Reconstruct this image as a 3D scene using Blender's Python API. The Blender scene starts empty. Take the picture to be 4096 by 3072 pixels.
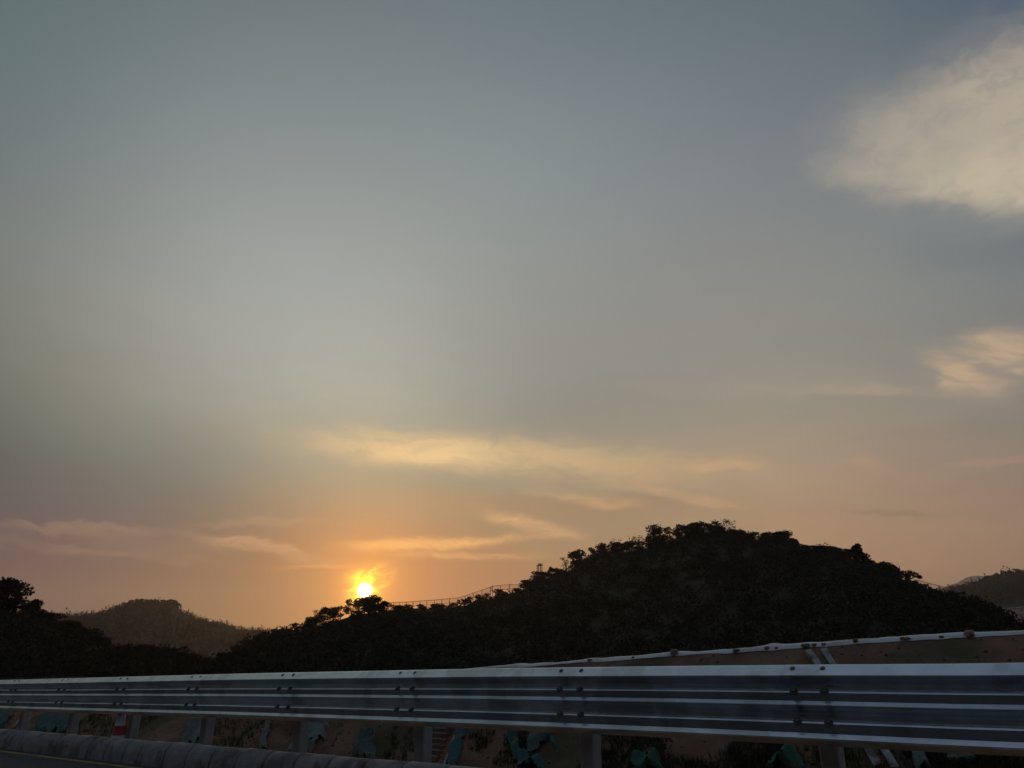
import bpy, math, random
import numpy as np
from mathutils import Vector

random.seed(7)
rng = np.random.default_rng(11)
SC = bpy.context.scene
COL = SC.collection
PI = math.pi

# ------------------------------------------------------------------ camera
EYE = 0.92                      # eye height above the road surface
F_PX = 3080.0                   # focal length in photo pixels (4096 wide)
PITCH = math.atan(1221 / F_PX)  # the phone is tilted up
cam_data = bpy.data.cameras.new('camera')
cam_data.sensor_width = 36.0
cam_data.lens = 36.0 * F_PX / 4096
cam_data.clip_start = 0.05
cam_data.clip_end = 30000
cam = bpy.data.objects.new('camera', cam_data)
cam.location = (0, 0, EYE)
cam.rotation_euler = (PI / 2 + PITCH, 0, 0)
COL.objects.link(cam)
SC.camera = cam


def ray(x, y):
    cx, cz = (x - 2048) / F_PX, -(y - 1536) / F_PX
    return (cx, math.cos(PITCH) - cz * math.sin(PITCH), math.sin(PITCH) + cz * math.cos(PITCH))


def at(x, y, R):
    """world point at horizontal distance R in the direction of a photo pixel"""
    d = ray(x, y)
    k = R / math.hypot(d[0], d[1])
    return (d[0] * k, d[1] * k, EYE + d[2] * k)


def azel(x, y):
    d = ray(x, y)
    return math.degrees(math.atan2(d[0], d[1])), math.degrees(math.atan2(d[2], math.hypot(d[0], d[1])))


def lin(r, g, b):
    f = lambda c: (c / 255 / 12.92) if c / 255 <= 0.04045 else ((c / 255 + 0.055) / 1.055) ** 2.4
    return (f(r), f(g), f(b))


SUN_AZ, SUN_EL = azel(1459, 2362)
sa, se = math.radians(SUN_AZ), math.radians(SUN_EL)
SUN_DIR = Vector((math.sin(sa) * math.cos(se), math.cos(sa) * math.cos(se), math.sin(se)))

# ------------------------------------------------------------------ sky
world = bpy.data.worlds.new('World')
SC.world = world
world.use_nodes = True
NT = world.node_tree
NT.nodes.clear()


class NB:
    """tiny node-expression helper"""
    def __init__(self, nt): self.nt = nt
    def _in(self, sock, v):
        if isinstance(v, bpy.types.NodeSocket): self.nt.links.new(v, sock)
        else: sock.default_value = v
    def m(self, op, a, b=None, c=None, clamp=False):
        n = self.nt.nodes.new('ShaderNodeMath'); n.operation = op; n.use_clamp = clamp
        for i, v in enumerate((a, b, c)):
            if v is not None: self._in(n.inputs[i], v)
        return n.outputs[0]
    def v(self, op, a, b=None, out=0):
        n = self.nt.nodes.new('ShaderNodeVectorMath'); n.operation = op
        self._in(n.inputs[0], a)
        if b is not None: self._in(n.inputs[1], b)
        return n.outputs[out]
    def vs(self, a, s):
        n = self.nt.nodes.new('ShaderNodeVectorMath'); n.operation = 'SCALE'
        self._in(n.inputs[0], a); self._in(n.inputs[3], s)
        return n.outputs[0]
    def xyz(self, x, y, z):
        n = self.nt.nodes.new('ShaderNodeCombineXYZ')
        for i, q in enumerate((x, y, z)): self._in(n.inputs[i], q)
        return n.outputs[0]
    def sep(self, a):
        n = self.nt.nodes.new('ShaderNodeSeparateXYZ'); self._in(n.inputs[0], a)
        return n.outputs
    def noise(self, vec, scale, detail=5, rough=0.55, dist=0.0, col=False):
        n = self.nt.nodes.new('ShaderNodeTexNoise')
        self._in(n.inputs['Vector'], vec); n.inputs['Scale'].default_value = scale
        n.inputs['Detail'].default_value = detail; n.inputs['Roughness'].default_value = rough
        n.inputs['Distortion'].default_value = dist
        return n.outputs['Color' if col else 'Fac']
    def ramp(self, fac, stops, interp='EASE'):
        n = self.nt.nodes.new('ShaderNodeValToRGB'); n.color_ramp.interpolation = interp
        el = n.color_ramp.elements
        while len(el) > 1: el.remove(el[-1])
        el[0].position = stops[0][0]; el[0].color = (*stops[0][1], 1)
        for p, c in stops[1:]:
            e = el.new(p); e.color = (*c, 1)
        self._in(n.inputs[0], fac)
        return n.outputs[0]
    def mix(self, f, a, b):
        n = self.nt.nodes.new('ShaderNodeMix'); n.data_type = 'RGBA'
        self._in(n.inputs[0], f)
        for i, q in ((6, a), (7, b)):
            self._in(n.inputs[i], q if isinstance(q, bpy.types.NodeSocket) else (*q, 1))
        return n.outputs[2]
    def smooth(self, x, a, b):
        n = self.nt.nodes.new('ShaderNodeMapRange'); n.interpolation_type = 'SMOOTHSTEP'
        self._in(n.inputs[0], x); n.inputs[1].default_value = a; n.inputs[2].default_value = b
        return n.outputs[0]


W = NB(NT)
tc = NT.nodes.new('ShaderNodeTexCoord')
D = W.v('NORMALIZE', tc.outputs['Generated'])
dx, dy, dz = W.sep(D)
DEG = 180 / PI
el = W.m('MULTIPLY', W.m('ARCSINE', dz), DEG)
az = W.m('MULTIPLY', W.m('ARCTAN2', dx, dy), DEG)
cg = W.v('DOT_PRODUCT', D, tuple(SUN_DIR), out=1)
gam = W.m('MULTIPLY', W.m('ARCCOSINE', W.m('MINIMUM', cg, 0.9999999)), DEG)
# clear sky and thin veil: colour by height, warm low down on the sun's side, blue-grey opposite
elf = W.m('DIVIDE', W.m('MAXIMUM', el, 0.0), 90.0)


def E_(y): return max(0.0, azel(2048, y)[1]) / 90


# SKYTABLE-BEGIN
SKY_AZ = [-44.0, -36.0, -29.0, -23.0, -17.0, -11.0, -5.0, 2.0, 10.0, 18.0, 26.0, 34.0, 44.0]
SKY_EL = [0.0, 4.5, 9.0, 13.5, 18.0, 22.5, 27.0, 31.5, 36.0, 40.5, 45.0, 49.5, 54.0]
SKY = [
    [(0.002, 0.002, 0.021), (0.002, 0.002, 0.021), (0.002, 0.002, 0.044), (0.002, 0.044, 0.070), (0.062, 0.104, 0.105), (0.113, 0.149, 0.143), (0.128, 0.167, 0.168), (0.121, 0.166, 0.176), (0.110, 0.163, 0.170), (0.103, 0.157, 0.155), (0.093, 0.147, 0.147), (0.083, 0.137, 0.143), (0.082, 0.136, 0.143)],
    [(0.002, 0.002, 0.032), (0.002, 0.002, 0.032), (0.002, 0.002, 0.057), (0.014, 0.072, 0.084), (0.134, 0.160, 0.133), (0.202, 0.226, 0.199), (0.205, 0.236, 0.225), (0.180, 0.218, 0.229), (0.155, 0.207, 0.216), (0.134, 0.187, 0.181), (0.117, 0.167, 0.169), (0.103, 0.152, 0.160), (0.102, 0.151, 0.160)],
    [(0.002, 0.002, 0.030), (0.002, 0.002, 0.030), (0.002, 0.002, 0.071), (0.053, 0.135, 0.139), (0.218, 0.248, 0.216), (0.290, 0.315, 0.287), (0.287, 0.320, 0.301), (0.262, 0.299, 0.295), (0.222, 0.266, 0.272), (0.178, 0.225, 0.235), (0.143, 0.185, 0.199), (0.120, 0.165, 0.178), (0.118, 0.163, 0.176)],
    [(0.002, 0.002, 0.002), (0.002, 0.002, 0.002), (0.002, 0.002, 0.040), (0.018, 0.118, 0.137), (0.266, 0.305, 0.279), (0.356, 0.390, 0.369), (0.348, 0.387, 0.376), (0.314, 0.351, 0.344), (0.262, 0.302, 0.306), (0.207, 0.251, 0.265), (0.163, 0.204, 0.220), (0.133, 0.175, 0.191), (0.130, 0.172, 0.188)],
    [(0.002, 0.002, 0.002), (0.002, 0.002, 0.002), (0.032, 0.002, 0.002), (0.162, 0.212, 0.173), (0.318, 0.374, 0.320), (0.384, 0.428, 0.398), (0.366, 0.415, 0.408), (0.333, 0.370, 0.363), (0.278, 0.314, 0.315), (0.218, 0.267, 0.278), (0.174, 0.215, 0.230), (0.142, 0.181, 0.198), (0.138, 0.179, 0.196)],
    [(0.107, 0.002, 0.002), (0.107, 0.002, 0.002), (0.197, 0.002, 0.002), (0.214, 0.274, 0.190), (0.336, 0.402, 0.328), (0.385, 0.425, 0.380), (0.364, 0.409, 0.392), (0.329, 0.367, 0.359), (0.279, 0.317, 0.317), (0.224, 0.272, 0.283), (0.179, 0.223, 0.239), (0.144, 0.186, 0.205), (0.141, 0.183, 0.202)],
    [(0.192, 0.002, 0.002), (0.192, 0.002, 0.002), (0.200, 0.030, 0.002), (0.186, 0.242, 0.176), (0.255, 0.322, 0.277), (0.308, 0.354, 0.325), (0.321, 0.358, 0.342), (0.304, 0.344, 0.337), (0.268, 0.315, 0.318), (0.224, 0.272, 0.285), (0.179, 0.224, 0.243), (0.141, 0.185, 0.208), (0.138, 0.182, 0.205)],
    [(0.234, 0.019, 0.002), (0.234, 0.019, 0.002), (0.232, 0.156, 0.061), (0.195, 0.221, 0.163), (0.187, 0.232, 0.223), (0.238, 0.271, 0.262), (0.272, 0.297, 0.285), (0.273, 0.311, 0.307), (0.251, 0.304, 0.311), (0.218, 0.266, 0.282), (0.170, 0.215, 0.239), (0.132, 0.176, 0.203), (0.129, 0.174, 0.201)],
    [(0.328, 0.133, 0.033), (0.328, 0.133, 0.033), (0.357, 0.225, 0.110), (0.338, 0.276, 0.182), (0.274, 0.270, 0.224), (0.256, 0.270, 0.250), (0.260, 0.279, 0.267), (0.253, 0.281, 0.281), (0.230, 0.270, 0.283), (0.196, 0.240, 0.264), (0.156, 0.202, 0.228), (0.124, 0.170, 0.198), (0.121, 0.168, 0.195)],
    [(0.404, 0.195, 0.083), (0.404, 0.195, 0.083), (0.466, 0.279, 0.144), (0.480, 0.338, 0.205), (0.330, 0.304, 0.238), (0.284, 0.287, 0.252), (0.269, 0.278, 0.260), (0.242, 0.259, 0.262), (0.211, 0.239, 0.260), (0.174, 0.214, 0.246), (0.136, 0.182, 0.207), (0.111, 0.159, 0.184), (0.109, 0.157, 0.182)],
    [(0.418, 0.212, 0.106), (0.418, 0.212, 0.106), (0.442, 0.263, 0.148), (0.403, 0.292, 0.193), (0.324, 0.287, 0.226), (0.277, 0.277, 0.244), (0.253, 0.268, 0.254), (0.220, 0.242, 0.248), (0.185, 0.214, 0.237), (0.154, 0.191, 0.217), (0.121, 0.164, 0.184), (0.097, 0.144, 0.169), (0.095, 0.143, 0.168)],
    [(0.391, 0.203, 0.110), (0.391, 0.203, 0.110), (0.386, 0.234, 0.141), (0.290, 0.235, 0.183), (0.249, 0.239, 0.212), (0.222, 0.239, 0.231), (0.215, 0.247, 0.248), (0.176, 0.211, 0.231), (0.136, 0.174, 0.208), (0.124, 0.161, 0.185), (0.103, 0.144, 0.169), (0.081, 0.127, 0.160), (0.079, 0.126, 0.159)],
    [(0.316, 0.172, 0.113), (0.316, 0.172, 0.113), (0.293, 0.188, 0.139), (0.243, 0.194, 0.168), (0.200, 0.193, 0.191), (0.168, 0.188, 0.206), (0.142, 0.177, 0.210), (0.111, 0.152, 0.198), (0.066, 0.111, 0.176), (0.032, 0.080, 0.156), (0.047, 0.093, 0.154), (0.051, 0.098, 0.151), (0.051, 0.098, 0.150)]]
# SKYTABLE-END
FAR = [(0.0, lin(60, 64, 74)), (0.1, lin(68, 75, 87)), (0.3, lin(80, 92, 108)), (0.6, lin(92, 108, 128)), (1.0, lin(98, 112, 130))]
azf = W.m('DIVIDE', W.m('ADD', az, 44.0), 88.0, clamp=True)
NE = len(SKY_EL)
ramp_s = None
for j_ in range(-1, NE + 2):        # one row of the table per height, blended with cubic spline weights
    row = [SKY[i][min(max(j_, 0), NE - 1)] for i in range(len(SKY_AZ))]
    r_ = W.ramp(azf, [((a + 44) / 88, c) for a, c in zip(SKY_AZ, row)], 'B_SPLINE')
    x_ = W.m('ABSOLUTE', W.m('DIVIDE', W.m('SUBTRACT', W.m('MAXIMUM', W.m('MINIMUM', el, 56.0), 0.0), 4.5 * j_), 4.5))
    t2 = W.m('POWER', W.m('MAXIMUM', W.m('SUBTRACT', 2.0, x_), 0.0), 3.0)
    t1 = W.m('POWER', W.m('MAXIMUM', W.m('SUBTRACT', 1.0, x_), 0.0), 3.0)
    r_ = W.vs(r_, W.m('DIVIDE', W.m('SUBTRACT', t2, W.m('MULTIPLY', t1, 4.0)), 6.0))
    ramp_s = r_ if ramp_s is None else W.v('ADD', ramp_s, r_)
ramp_s = W.mix(W.smooth(el, 48.0, 72.0), ramp_s, lin(98, 112, 130))
ramp_f = W.ramp(elf, FAR, 'LINEAR')
hl = W.m('MAXIMUM', W.m('SQRT', W.m('ADD', W.m('MULTIPLY', dx, dx), W.m('MULTIPLY', dy, dy))), 1e-4)
ax, ay = math.sin(math.radians(-4)), math.cos(math.radians(-4))
cda = W.m('DIVIDE', W.m('ADD', W.m('MULTIPLY', dx, ax), W.m('MULTIPLY', dy, ay)), hl)  # cos of azimuth from the sunset side
wside = W.smooth(cda, -0.35, 0.70)
base = W.mix(wside, ramp_f, ramp_s)
def gauss(a):
    return W.m('POWER', 2.718, W.m('MULTIPLY', -1.0, a))


# domain warp that frays every cloud edge
st = W.xyz(W.m('MULTIPLY', az, 0.45), el, 0.0)
w1 = W.sep(W.noise(st, 0.16, 4, 0.6, col=True))
w2 = W.sep(W.noise(W.xyz(W.m('ADD', W.m('MULTIPLY', az, 0.5), W.m('MULTIPLY', el, 0.25)), el, 7.0), 0.55, 5, 0.62, 0.6, col=True))
azw = W.m('ADD', az, W.m('ADD', W.m('MULTIPLY', W.m('SUBTRACT', w1[0], 0.5), 9.0), W.m('MULTIPLY', W.m('SUBTRACT', w2[0], 0.5), 5.0)))
elw = W.m('ADD', el, W.m('ADD', W.m('MULTIPLY', W.m('SUBTRACT', w1[1], 0.5), 2.6), W.m('MULTIPLY', W.m('SUBTRACT', w2[1], 0.5), 2.6)))
detail = W.noise(W.xyz(W.m('MULTIPLY', azw, 0.28), elw, 3.0), 0.55, 6, 0.62, 0.3)
puff = W.noise(W.xyz(W.m('MULTIPLY', azw, 0.8), elw, 12.0), 0.42, 6, 0.6, 0.35)


def mask(px, py, sx, su, sd, rot=0.0, warp=1.0):
    a0, e0 = azel(px, py)
    k = math.cos(math.radians(e0))
    a1, e1 = azel(px + 40, py); a2, e2 = azel(px, py - 40)
    gx = math.hypot((a1 - a0) * k, e1 - e0) / 40; gy = math.hypot((a2 - a0) * k, e2 - e0) / 40
    rot += math.degrees(math.atan2(e1 - e0, (a1 - a0) * k))
    sx, su, sd = sx * gx, su * gy, sd * gy
    A, Bv = (azw, elw) if warp == 1.0 else (W.m('ADD', W.m('MULTIPLY', az, 1 - warp), W.m('MULTIPLY', azw, warp)),
                                            W.m('ADD', W.m('MULTIPLY', el, 1 - warp), W.m('MULTIPLY', elw, warp)))
    X = W.m('MULTIPLY', W.m('SUBTRACT', A, a0), k)
    Y = W.m('SUBTRACT', Bv, e0)
    if rot:
        c, s = math.cos(math.radians(rot)), math.sin(math.radians(rot))
        X, Y = (W.m('ADD', W.m('MULTIPLY', X, c), W.m('MULTIPLY', Y, s)), W.m('SUBTRACT', W.m('MULTIPLY', Y, c), W.m('MULTIPLY', X, s)))
    q = W.m('POWER', W.m('ABSOLUTE', W.m('DIVIDE', X, sx)), 2.0)
    up = W.m('POWER', W.m('DIVIDE', W.m('MAXIMUM', Y, 0.0), su), 2.0)
    dn = W.m('POWER', W.m('DIVIDE', W.m('MAXIMUM', W.m('MULTIPLY', Y, -1.0), 0.0), sd), 2.0)
    return gauss(W.m('ADD', q, W.m('ADD', up, dn)))


sky = base
# faint streaks everywhere, stronger low down
streak = W.noise(W.xyz(W.m('MULTIPLY', azw, 0.20), W.m('ADD', elw, W.m('MULTIPLY', az, 0.05)), 20.0), 0.42, 5, 0.55)
lowf = W.m('SUBTRACT', 1.0, W.smooth(el, 6.0, 34.0))
amp = W.m('ADD', 0.04, W.m('MULTIPLY', 0.30, lowf))
sky = W.vs(sky, W.m('ADD', 1.0, W.m('MULTIPLY', W.m('SUBTRACT', streak, 0.5), amp)))
det01 = W.smooth(detail, 0.30, 0.68)
puf01 = W.smooth(puff, 0.28, 0.66)
CLOUDS = [  # px, py, sx, su, sd, rot, rgb, amount, texture, warp
    (3950, 1000, 420, 70, 110, 0, (106, 114, 119), 0.30, None, 0.8),
    (2160, 2015, 640, 45, 75, -1, (146, 118, 90), 0.60, None, 0.5),
    (640, 2190, 300, 36, 44, -6, (108, 97, 88), 0.45, 'd', 0.8),
    (4080, 660, 700, 270, 190, -2, (200, 184, 160), 0.97, 'p', 0.7),
    (4090, 410, 500, 310, 300, 10, (194, 179, 158), 0.92, 'p', 0.9),
    (3680, 590, 400, 270, 170, 6, (176, 168, 153), 0.72, 'p', 1.0),
    (4060, 720, 520, 150, 120, 0, (208, 194, 167), 0.60, 'p', 0.6),
    (4050, 1430, 310, 110, 110, -6, (200, 174, 144), 1.0, 'c', 0.7),
    (3810, 1500, 190, 56, 66, -28, (200, 174, 142), 1.0, 'c', 0.7),
    (3900, 1375, 130, 20, 22, -14, (196, 172, 144), 0.9, 'c', 0.4),
    (3440, 1568, 560, 34, 16, -2, (176, 160, 138), 0.75, 'd', 0.4),
    (2900, 1560, 420, 40, 30, 0, (162, 152, 138), 0.5, 'd', 0.6),
    (1980, 1850, 760, 125, 60, -3, (212, 184, 138), 0.90, 'd', 0.45),
    (1680, 1800, 360, 70, 60, -5, (240, 208, 150), 1.0, 'd', 0.5),
    (2560, 1905, 420, 90, 50, 3, (200, 166, 122), 0.7, 'd', 0.6),
    (2920, 1862, 180, 40, 26, 6, (206, 170, 126), 0.9, 'd', 0.6),
    (2140, 2105, 190, 30, 34, -15, (232, 182, 122), 1.0, 'd', 0.4),
    (2330, 2000, 220, 30, 26, -8, (212, 168, 118), 0.8, 'd', 0.5),
    (2720, 1985, 230, 26, 22, -10, (208, 166, 120), 0.8, 'd', 0.6),
    (1950, 2158, 260, 18, 16, 2, (240, 184, 116), 0.9, 'd', 0.4),
    (1700, 2175, 330, 32, 30, 3, (252, 184, 100), 0.9, 'd', 0.4),
    (1850, 2225, 330, 18, 18, 0, (236, 170, 100), 0.7, 'd', 0.4),
    (1250, 2270, 160, 10, 12, 2, (236, 164, 100), 0.6, 'd', 0.4),
    (330, 2125, 420, 16, 34, -1, (158, 130, 104), 0.5, 'd', 0.8),
    (170, 2200, 300, 24, 32, -8, (144, 118, 96), 0.35, 'd', 0.9),
    (520, 2225, 330, 20, 28, -7, (152, 122, 100), 0.45, 'd', 0.9),
    (900, 2175, 150, 22, 34, -8, (180, 142, 112), 0.7, 'd', 0.8),
    (1080, 2212, 220, 24, 36, -12, (190, 146, 112), 0.75, 'd', 0.8),
    (1050, 2090, 260, 18, 18, 1, (170, 140, 112), 0.45, 'd', 0.9),
    (3480, 1850, 130, 20, 24, -14, (192, 158, 122), 0.7, 'd', 0.5),
    (3980, 1842, 170, 14, 14, 2, (188, 152, 118), 0.7, 'd', 0.5),
    (3300, 2050, 500, 50, 60, 4, (172, 138, 108), 0.4, 'd', 0.9),
    (3580, 2040, 200, 10, 12, -3, (120, 102, 88), 0.35, None, 0.5),
]
cirr = W.smooth(W.noise(W.xyz(W.m('ADD', W.m('MULTIPLY', az, 0.55), W.m('MULTIPLY', el, 0.5)), W.m('ADD', W.m('MULTIPLY', el, 1.25), W.m('MULTIPLY', az, 0.28)), 5.0), 0.55, 6, 0.6, 0.5), 0.34, 0.62)
for px, py, sx, su, sd, rot, rgb, amt, tex, wp in CLOUDS:
    g = mask(px, py, sx, su, sd, rot, wp)
    g = W.smooth(g, 0.02, 0.98)
    if tex: g = W.m('MULTIPLY', g, W.m('ADD', {'d': 0.25, 'p': 0.50, 'c': 0.35}[tex], W.m('MULTIPLY', {'d': 0.75, 'p': 0.50, 'c': 0.65}[tex], {'d': det01, 'p': puf01, 'c': cirr}[tex])))
    sky = W.mix(W.m('MULTIPLY', g, amt), sky, lin(*rgb))
# sun glow in the hazy air, the disc, and the lit scrap of cloud over it
pillar = W.m('MULTIPLY', gauss(W.m('POWER', W.m('ABSOLUTE', W.m('DIVIDE', W.m('SUBTRACT', az, SUN_AZ), 5.5)), 2.0)),
             gauss(W.m('DIVIDE', W.m('ABSOLUTE', W.m('SUBTRACT', el, SUN_EL)), 6.5)))


def add(sky, f, c):
    return W.v('ADD', sky, W.vs(W.xyz(*c), f))


sky = add(sky, pillar, (0.07, 0.025, 0.0))
sky = add(sky, gauss(W.m('DIVIDE', gam, 5.0)), (0.28, 0.075, -0.02))
sky = add(sky, gauss(W.m('DIVIDE', gam, 2.2)), (1.3, 0.48, 0.0))
wisp = W.smooth(W.noise(W.xyz(W.m('MULTIPLY', az, 0.55), W.m('ADD', el, W.m('MULTIPLY', az, -0.25)), 31.0), 1.5, 5, 0.6, 0.8), 0.34, 0.66)
lick = W.m('ADD', 0.35, W.m('MULTIPLY', 0.85, wisp))
sky = add(sky, W.m('MULTIPLY', lick, gauss(W.m('POWER', W.m('DIVIDE', gam, 0.92), 2.0))), (4.0, 2.4, 0.04))
sky = add(sky, W.m('MULTIPLY', wisp, mask(1480, 2300, 70, 28, 55, 12, 0.1)), (1.6, 1.0, 0.01))
sky = add(sky, gauss(W.m('POWER', W.m('DIVIDE', gam, 0.46), 4.0)), (6.0, 5.0, 5.0))
sky = add(sky, W.m('SUBTRACT', 1.0, W.smooth(gam, 0.27, 0.44)), (8.0, 7.0, 6.0))
nish = NT.nodes.new('ShaderNodeTexSky')
nish.sky_type = 'NISHITA'
nish.sun_disc = False
nish.sun_elevation = se
nish.sun_rotation = sa
nish.dust_density = 4.0
sky = W.v('ADD', W.vs(sky, 0.97), W.vs(nish.outputs[0], 0.003))
# below the horizon the sky is only bounce from dark land
low = W.smooth(el, -6.0, 0.0)
sky = W.mix(low, lin(52, 48, 44), sky)
bg = NT.nodes.new('ShaderNodeBackground')
bg.inputs['Strength'].default_value = 1.0
out = NT.nodes.new('ShaderNodeOutputWorld')
NT.links.new(sky, bg.inputs['Color'])
NT.links.new(bg.outputs[0], out.inputs['Surface'])
world.cycles.sampling_method = 'MANUAL'
world.cycles.sample_map_resolution = 1024

# ------------------------------------------------------------------ sun lamp
sl = bpy.data.lights.new('sun', 'SUN')
sl.energy = 0.9
sl.angle = math.radians(0.6)
sl.color = (1.0, 0.50, 0.20)
sun = bpy.data.objects.new('sun', sl)
sun.rotation_euler = (-SUN_DIR).to_track_quat('-Z', 'Y').to_euler()
sun.location = (0, 0, 300)
COL.objects.link(sun)

# ------------------------------------------------------------------ exposure
SC.view_settings.view_transform = 'Standard'
SC.view_settings.look = 'None'
SC.view_settings.exposure = 0.0
SC.view_settings.gamma = 1.0
SC.view_settings.use_curve_mapping = False
SC.render.engine = 'CYCLES'
SC.cycles.use_denoising = True
SC.cycles.max_bounces = 5
SC.cycles.diffuse_bounces = 3
SC.cycles.volume_bounces = 1
SC.cycles.sample_clamp_indirect = 4

# ------------------------------------------------------------------ materials


def material(name, c1, c2, rough=0.9, metal=0.0, scale=3.0, bump=0.0, bscale=None, detail=6, spec=0.3, c3=None, s3=0.6, trans=0.0, stretch=None):
    m = bpy.data.materials.new(name)
    m.use_nodes = True
    nt = m.node_tree
    nt.nodes.clear()
    B = NB(nt)
    t = nt.nodes.new('ShaderNodeTexCoord')
    g = nt.nodes.new('ShaderNodeNewGeometry')
    P = g.outputs['Position']
    if stretch:
        P = B.v('MULTIPLY', P, stretch)
    n = B.noise(P, scale, detail, 0.6)
    col = B.mix(B.smooth(n, 0.33, 0.67), c1, c2)
    if c3:
        n3 = B.noise(P, s3, 4, 0.55, 0.4)
        col = B.mix(B.smooth(n3, 0.48, 0.62), col, c3)
    p = nt.nodes.new('ShaderNodeBsdfPrincipled')
    nt.links.new(col, p.inputs['Base Color'])
    rn = B.noise(P, scale * 2.3, 3)
    B._in(p.inputs['Roughness'], B.m('ADD', rough - 0.08, B.m('MULTIPLY', rn, 0.16), clamp=True))
    p.inputs['Metallic'].default_value = metal
    p.inputs['Specular IOR Level'].default_value = spec
    if bump:
        b = nt.nodes.new('ShaderNodeBump')
        b.inputs['Strength'].default_value = 1.0
        b.inputs['Distance'].default_value = bump
        nt.links.new(B.noise(P, bscale or scale * 4, 7, 0.65), b.inputs['Height'])
        nt.links.new(b.outputs[0], p.inputs['Normal'])
    o = nt.nodes.new('ShaderNodeOutputMaterial')
    sh = p.outputs[0]
    if trans:
        tr = nt.nodes.new('ShaderNodeBsdfTranslucent')
        nt.links.new(col, tr.inputs['Color'])
        mx = nt.nodes.new('ShaderNodeMixShader')
        mx.inputs[0].default_value = trans
        nt.links.new(sh, mx.inputs[1]); nt.links.new(tr.outputs[0], mx.inputs[2])
        sh = mx.outputs[0]
    nt.links.new(sh, o.inputs['Surface'])
    return m


M = {}
M['asphalt'] = material('asphalt', (0.045, 0.045, 0.046), (0.065, 0.063, 0.06), 0.85, scale=14, bump=0.004, bscale=160)
M['yellow'] = material('yellow road paint', (0.42, 0.29, 0.05), (0.34, 0.24, 0.06), 0.7, scale=9, c3=(0.12, 0.10, 0.07), s3=6)
M['concrete'] = material('concrete', (0.26, 0.24, 0.225), (0.35, 0.33, 0.31), 0.9, scale=5, bump=0.010, bscale=30, c3=(0.115, 0.10, 0.085), s3=2.2)
M['kerb'] = material('weathered kerb concrete', (0.29, 0.25, 0.235), (0.37, 0.33, 0.31), 0.9, scale=7, bump=0.010, bscale=40, c3=(0.19, 0.155, 0.14), s3=3.0)
M['mortar'] = material('mortar', (0.06, 0.055, 0.05), (0.09, 0.08, 0.07), 0.95, scale=20)
M['galv'] = material('galvanised steel', (0.66, 0.69, 0.72), (0.76, 0.78, 0.80), 0.32, 0.92, scale=7.0, bump=0.0001, bscale=70, spec=0.5,
                     c3=(0.56, 0.57, 0.58), s3=2.6, stretch=(1.0, 1.0, 0.6))
M['post'] = material('dull zinc', (0.29, 0.295, 0.28), (0.37, 0.365, 0.345), 0.6, 0.2, scale=4)
M['bolt'] = material('rusty bolt steel', (0.13, 0.125, 0.12), (0.20, 0.18, 0.17), 0.6, 0.5, scale=40)
M['soil'] = material('red-brown soil', (0.15, 0.078, 0.046), (0.23, 0.13, 0.078), 0.95, scale=1.3, bump=0.05, bscale=5, c3=(0.095, 0.075, 0.036), s3=0.5)
M['clod'] = material('soil clods', (0.14, 0.078, 0.048), (0.22, 0.135, 0.082), 0.95, scale=3, bump=0.01, bscale=20)
M['clay'] = material('raw clay', (0.17, 0.095, 0.06), (0.24, 0.145, 0.092), 0.95, scale=2.5, bump=0.012, bscale=24)
M['grass'] = material('dry grass', (0.13, 0.11, 0.045), (0.07, 0.085, 0.03), 0.9, scale=0.9, trans=0.15)
M['land'] = material('scrub land', (0.05, 0.05, 0.026), (0.085, 0.075, 0.04), 0.95, scale=0.12, bump=0.3, bscale=0.8)
M['hill'] = material('hill scrub', (0.030, 0.029, 0.017), (0.042, 0.036, 0.020), 0.95, scale=0.22, bump=0.5, bscale=0.9, spec=0.1, c3=(0.054, 0.040, 0.022), s3=0.05)
M['leaf'] = material('foliage', (0.028, 0.029, 0.016), (0.036, 0.037, 0.020), 0.85, scale=0.6, trans=0.08, spec=0.1, detail=3)
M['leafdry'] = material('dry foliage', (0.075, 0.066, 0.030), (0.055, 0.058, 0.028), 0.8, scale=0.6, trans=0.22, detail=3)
M['bark'] = material('bark', (0.065, 0.05, 0.037), (0.10, 0.08, 0.06), 0.95, scale=8)
M['fence'] = material('painted fence steel', (0.16, 0.13, 0.11), (0.22, 0.18, 0.15), 0.6, scale=6)
M['mast'] = material('mast steel', (0.09, 0.08, 0.075), (0.13, 0.12, 0.11), 0.6, 0.3, scale=6)
M['sheet'] = material('white plastic film', (0.84, 0.85, 0.86), (0.90, 0.90, 0.90), 0.42, trans=0.30, scale=2.5, bump=0.012, bscale=7, spec=0.5, c3=(0.62, 0.60, 0.57), s3=1.2)
M['net'] = material('green erosion net', (0.042, 0.10, 0.09), (0.062, 0.135, 0.12), 0.85, scale=2.0, bump=0.03, bscale=14, c3=(0.10, 0.105, 0.08), s3=1.6)
M['palenet'] = material('faded grey-green net', (0.12, 0.145, 0.125), (0.17, 0.19, 0.16), 0.9, scale=1.6, bump=0.03, bscale=14, c3=(0.15, 0.14, 0.11), s3=0.8)
M['brightnet'] = material('fresh green net', (0.036, 0.10, 0.062), (0.056, 0.135, 0.085), 0.85, scale=2.2, bump=0.03, bscale=14)
M['red'] = material('red plastic', (0.26, 0.025, 0.018), (0.32, 0.035, 0.025), 0.55, scale=8)
M['white'] = material('white reflective band', (0.40, 0.37, 0.35), (0.52, 0.48, 0.46), 0.5, scale=9)
M['rubber'] = material('black rubber', (0.03, 0.028, 0.027), (0.045, 0.04, 0.038), 0.8, scale=12)
M['stone'] = material('field stone', (0.22, 0.17, 0.125), (0.33, 0.26, 0.19), 0.95, scale=7, bump=0.01, bscale=40)
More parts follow.
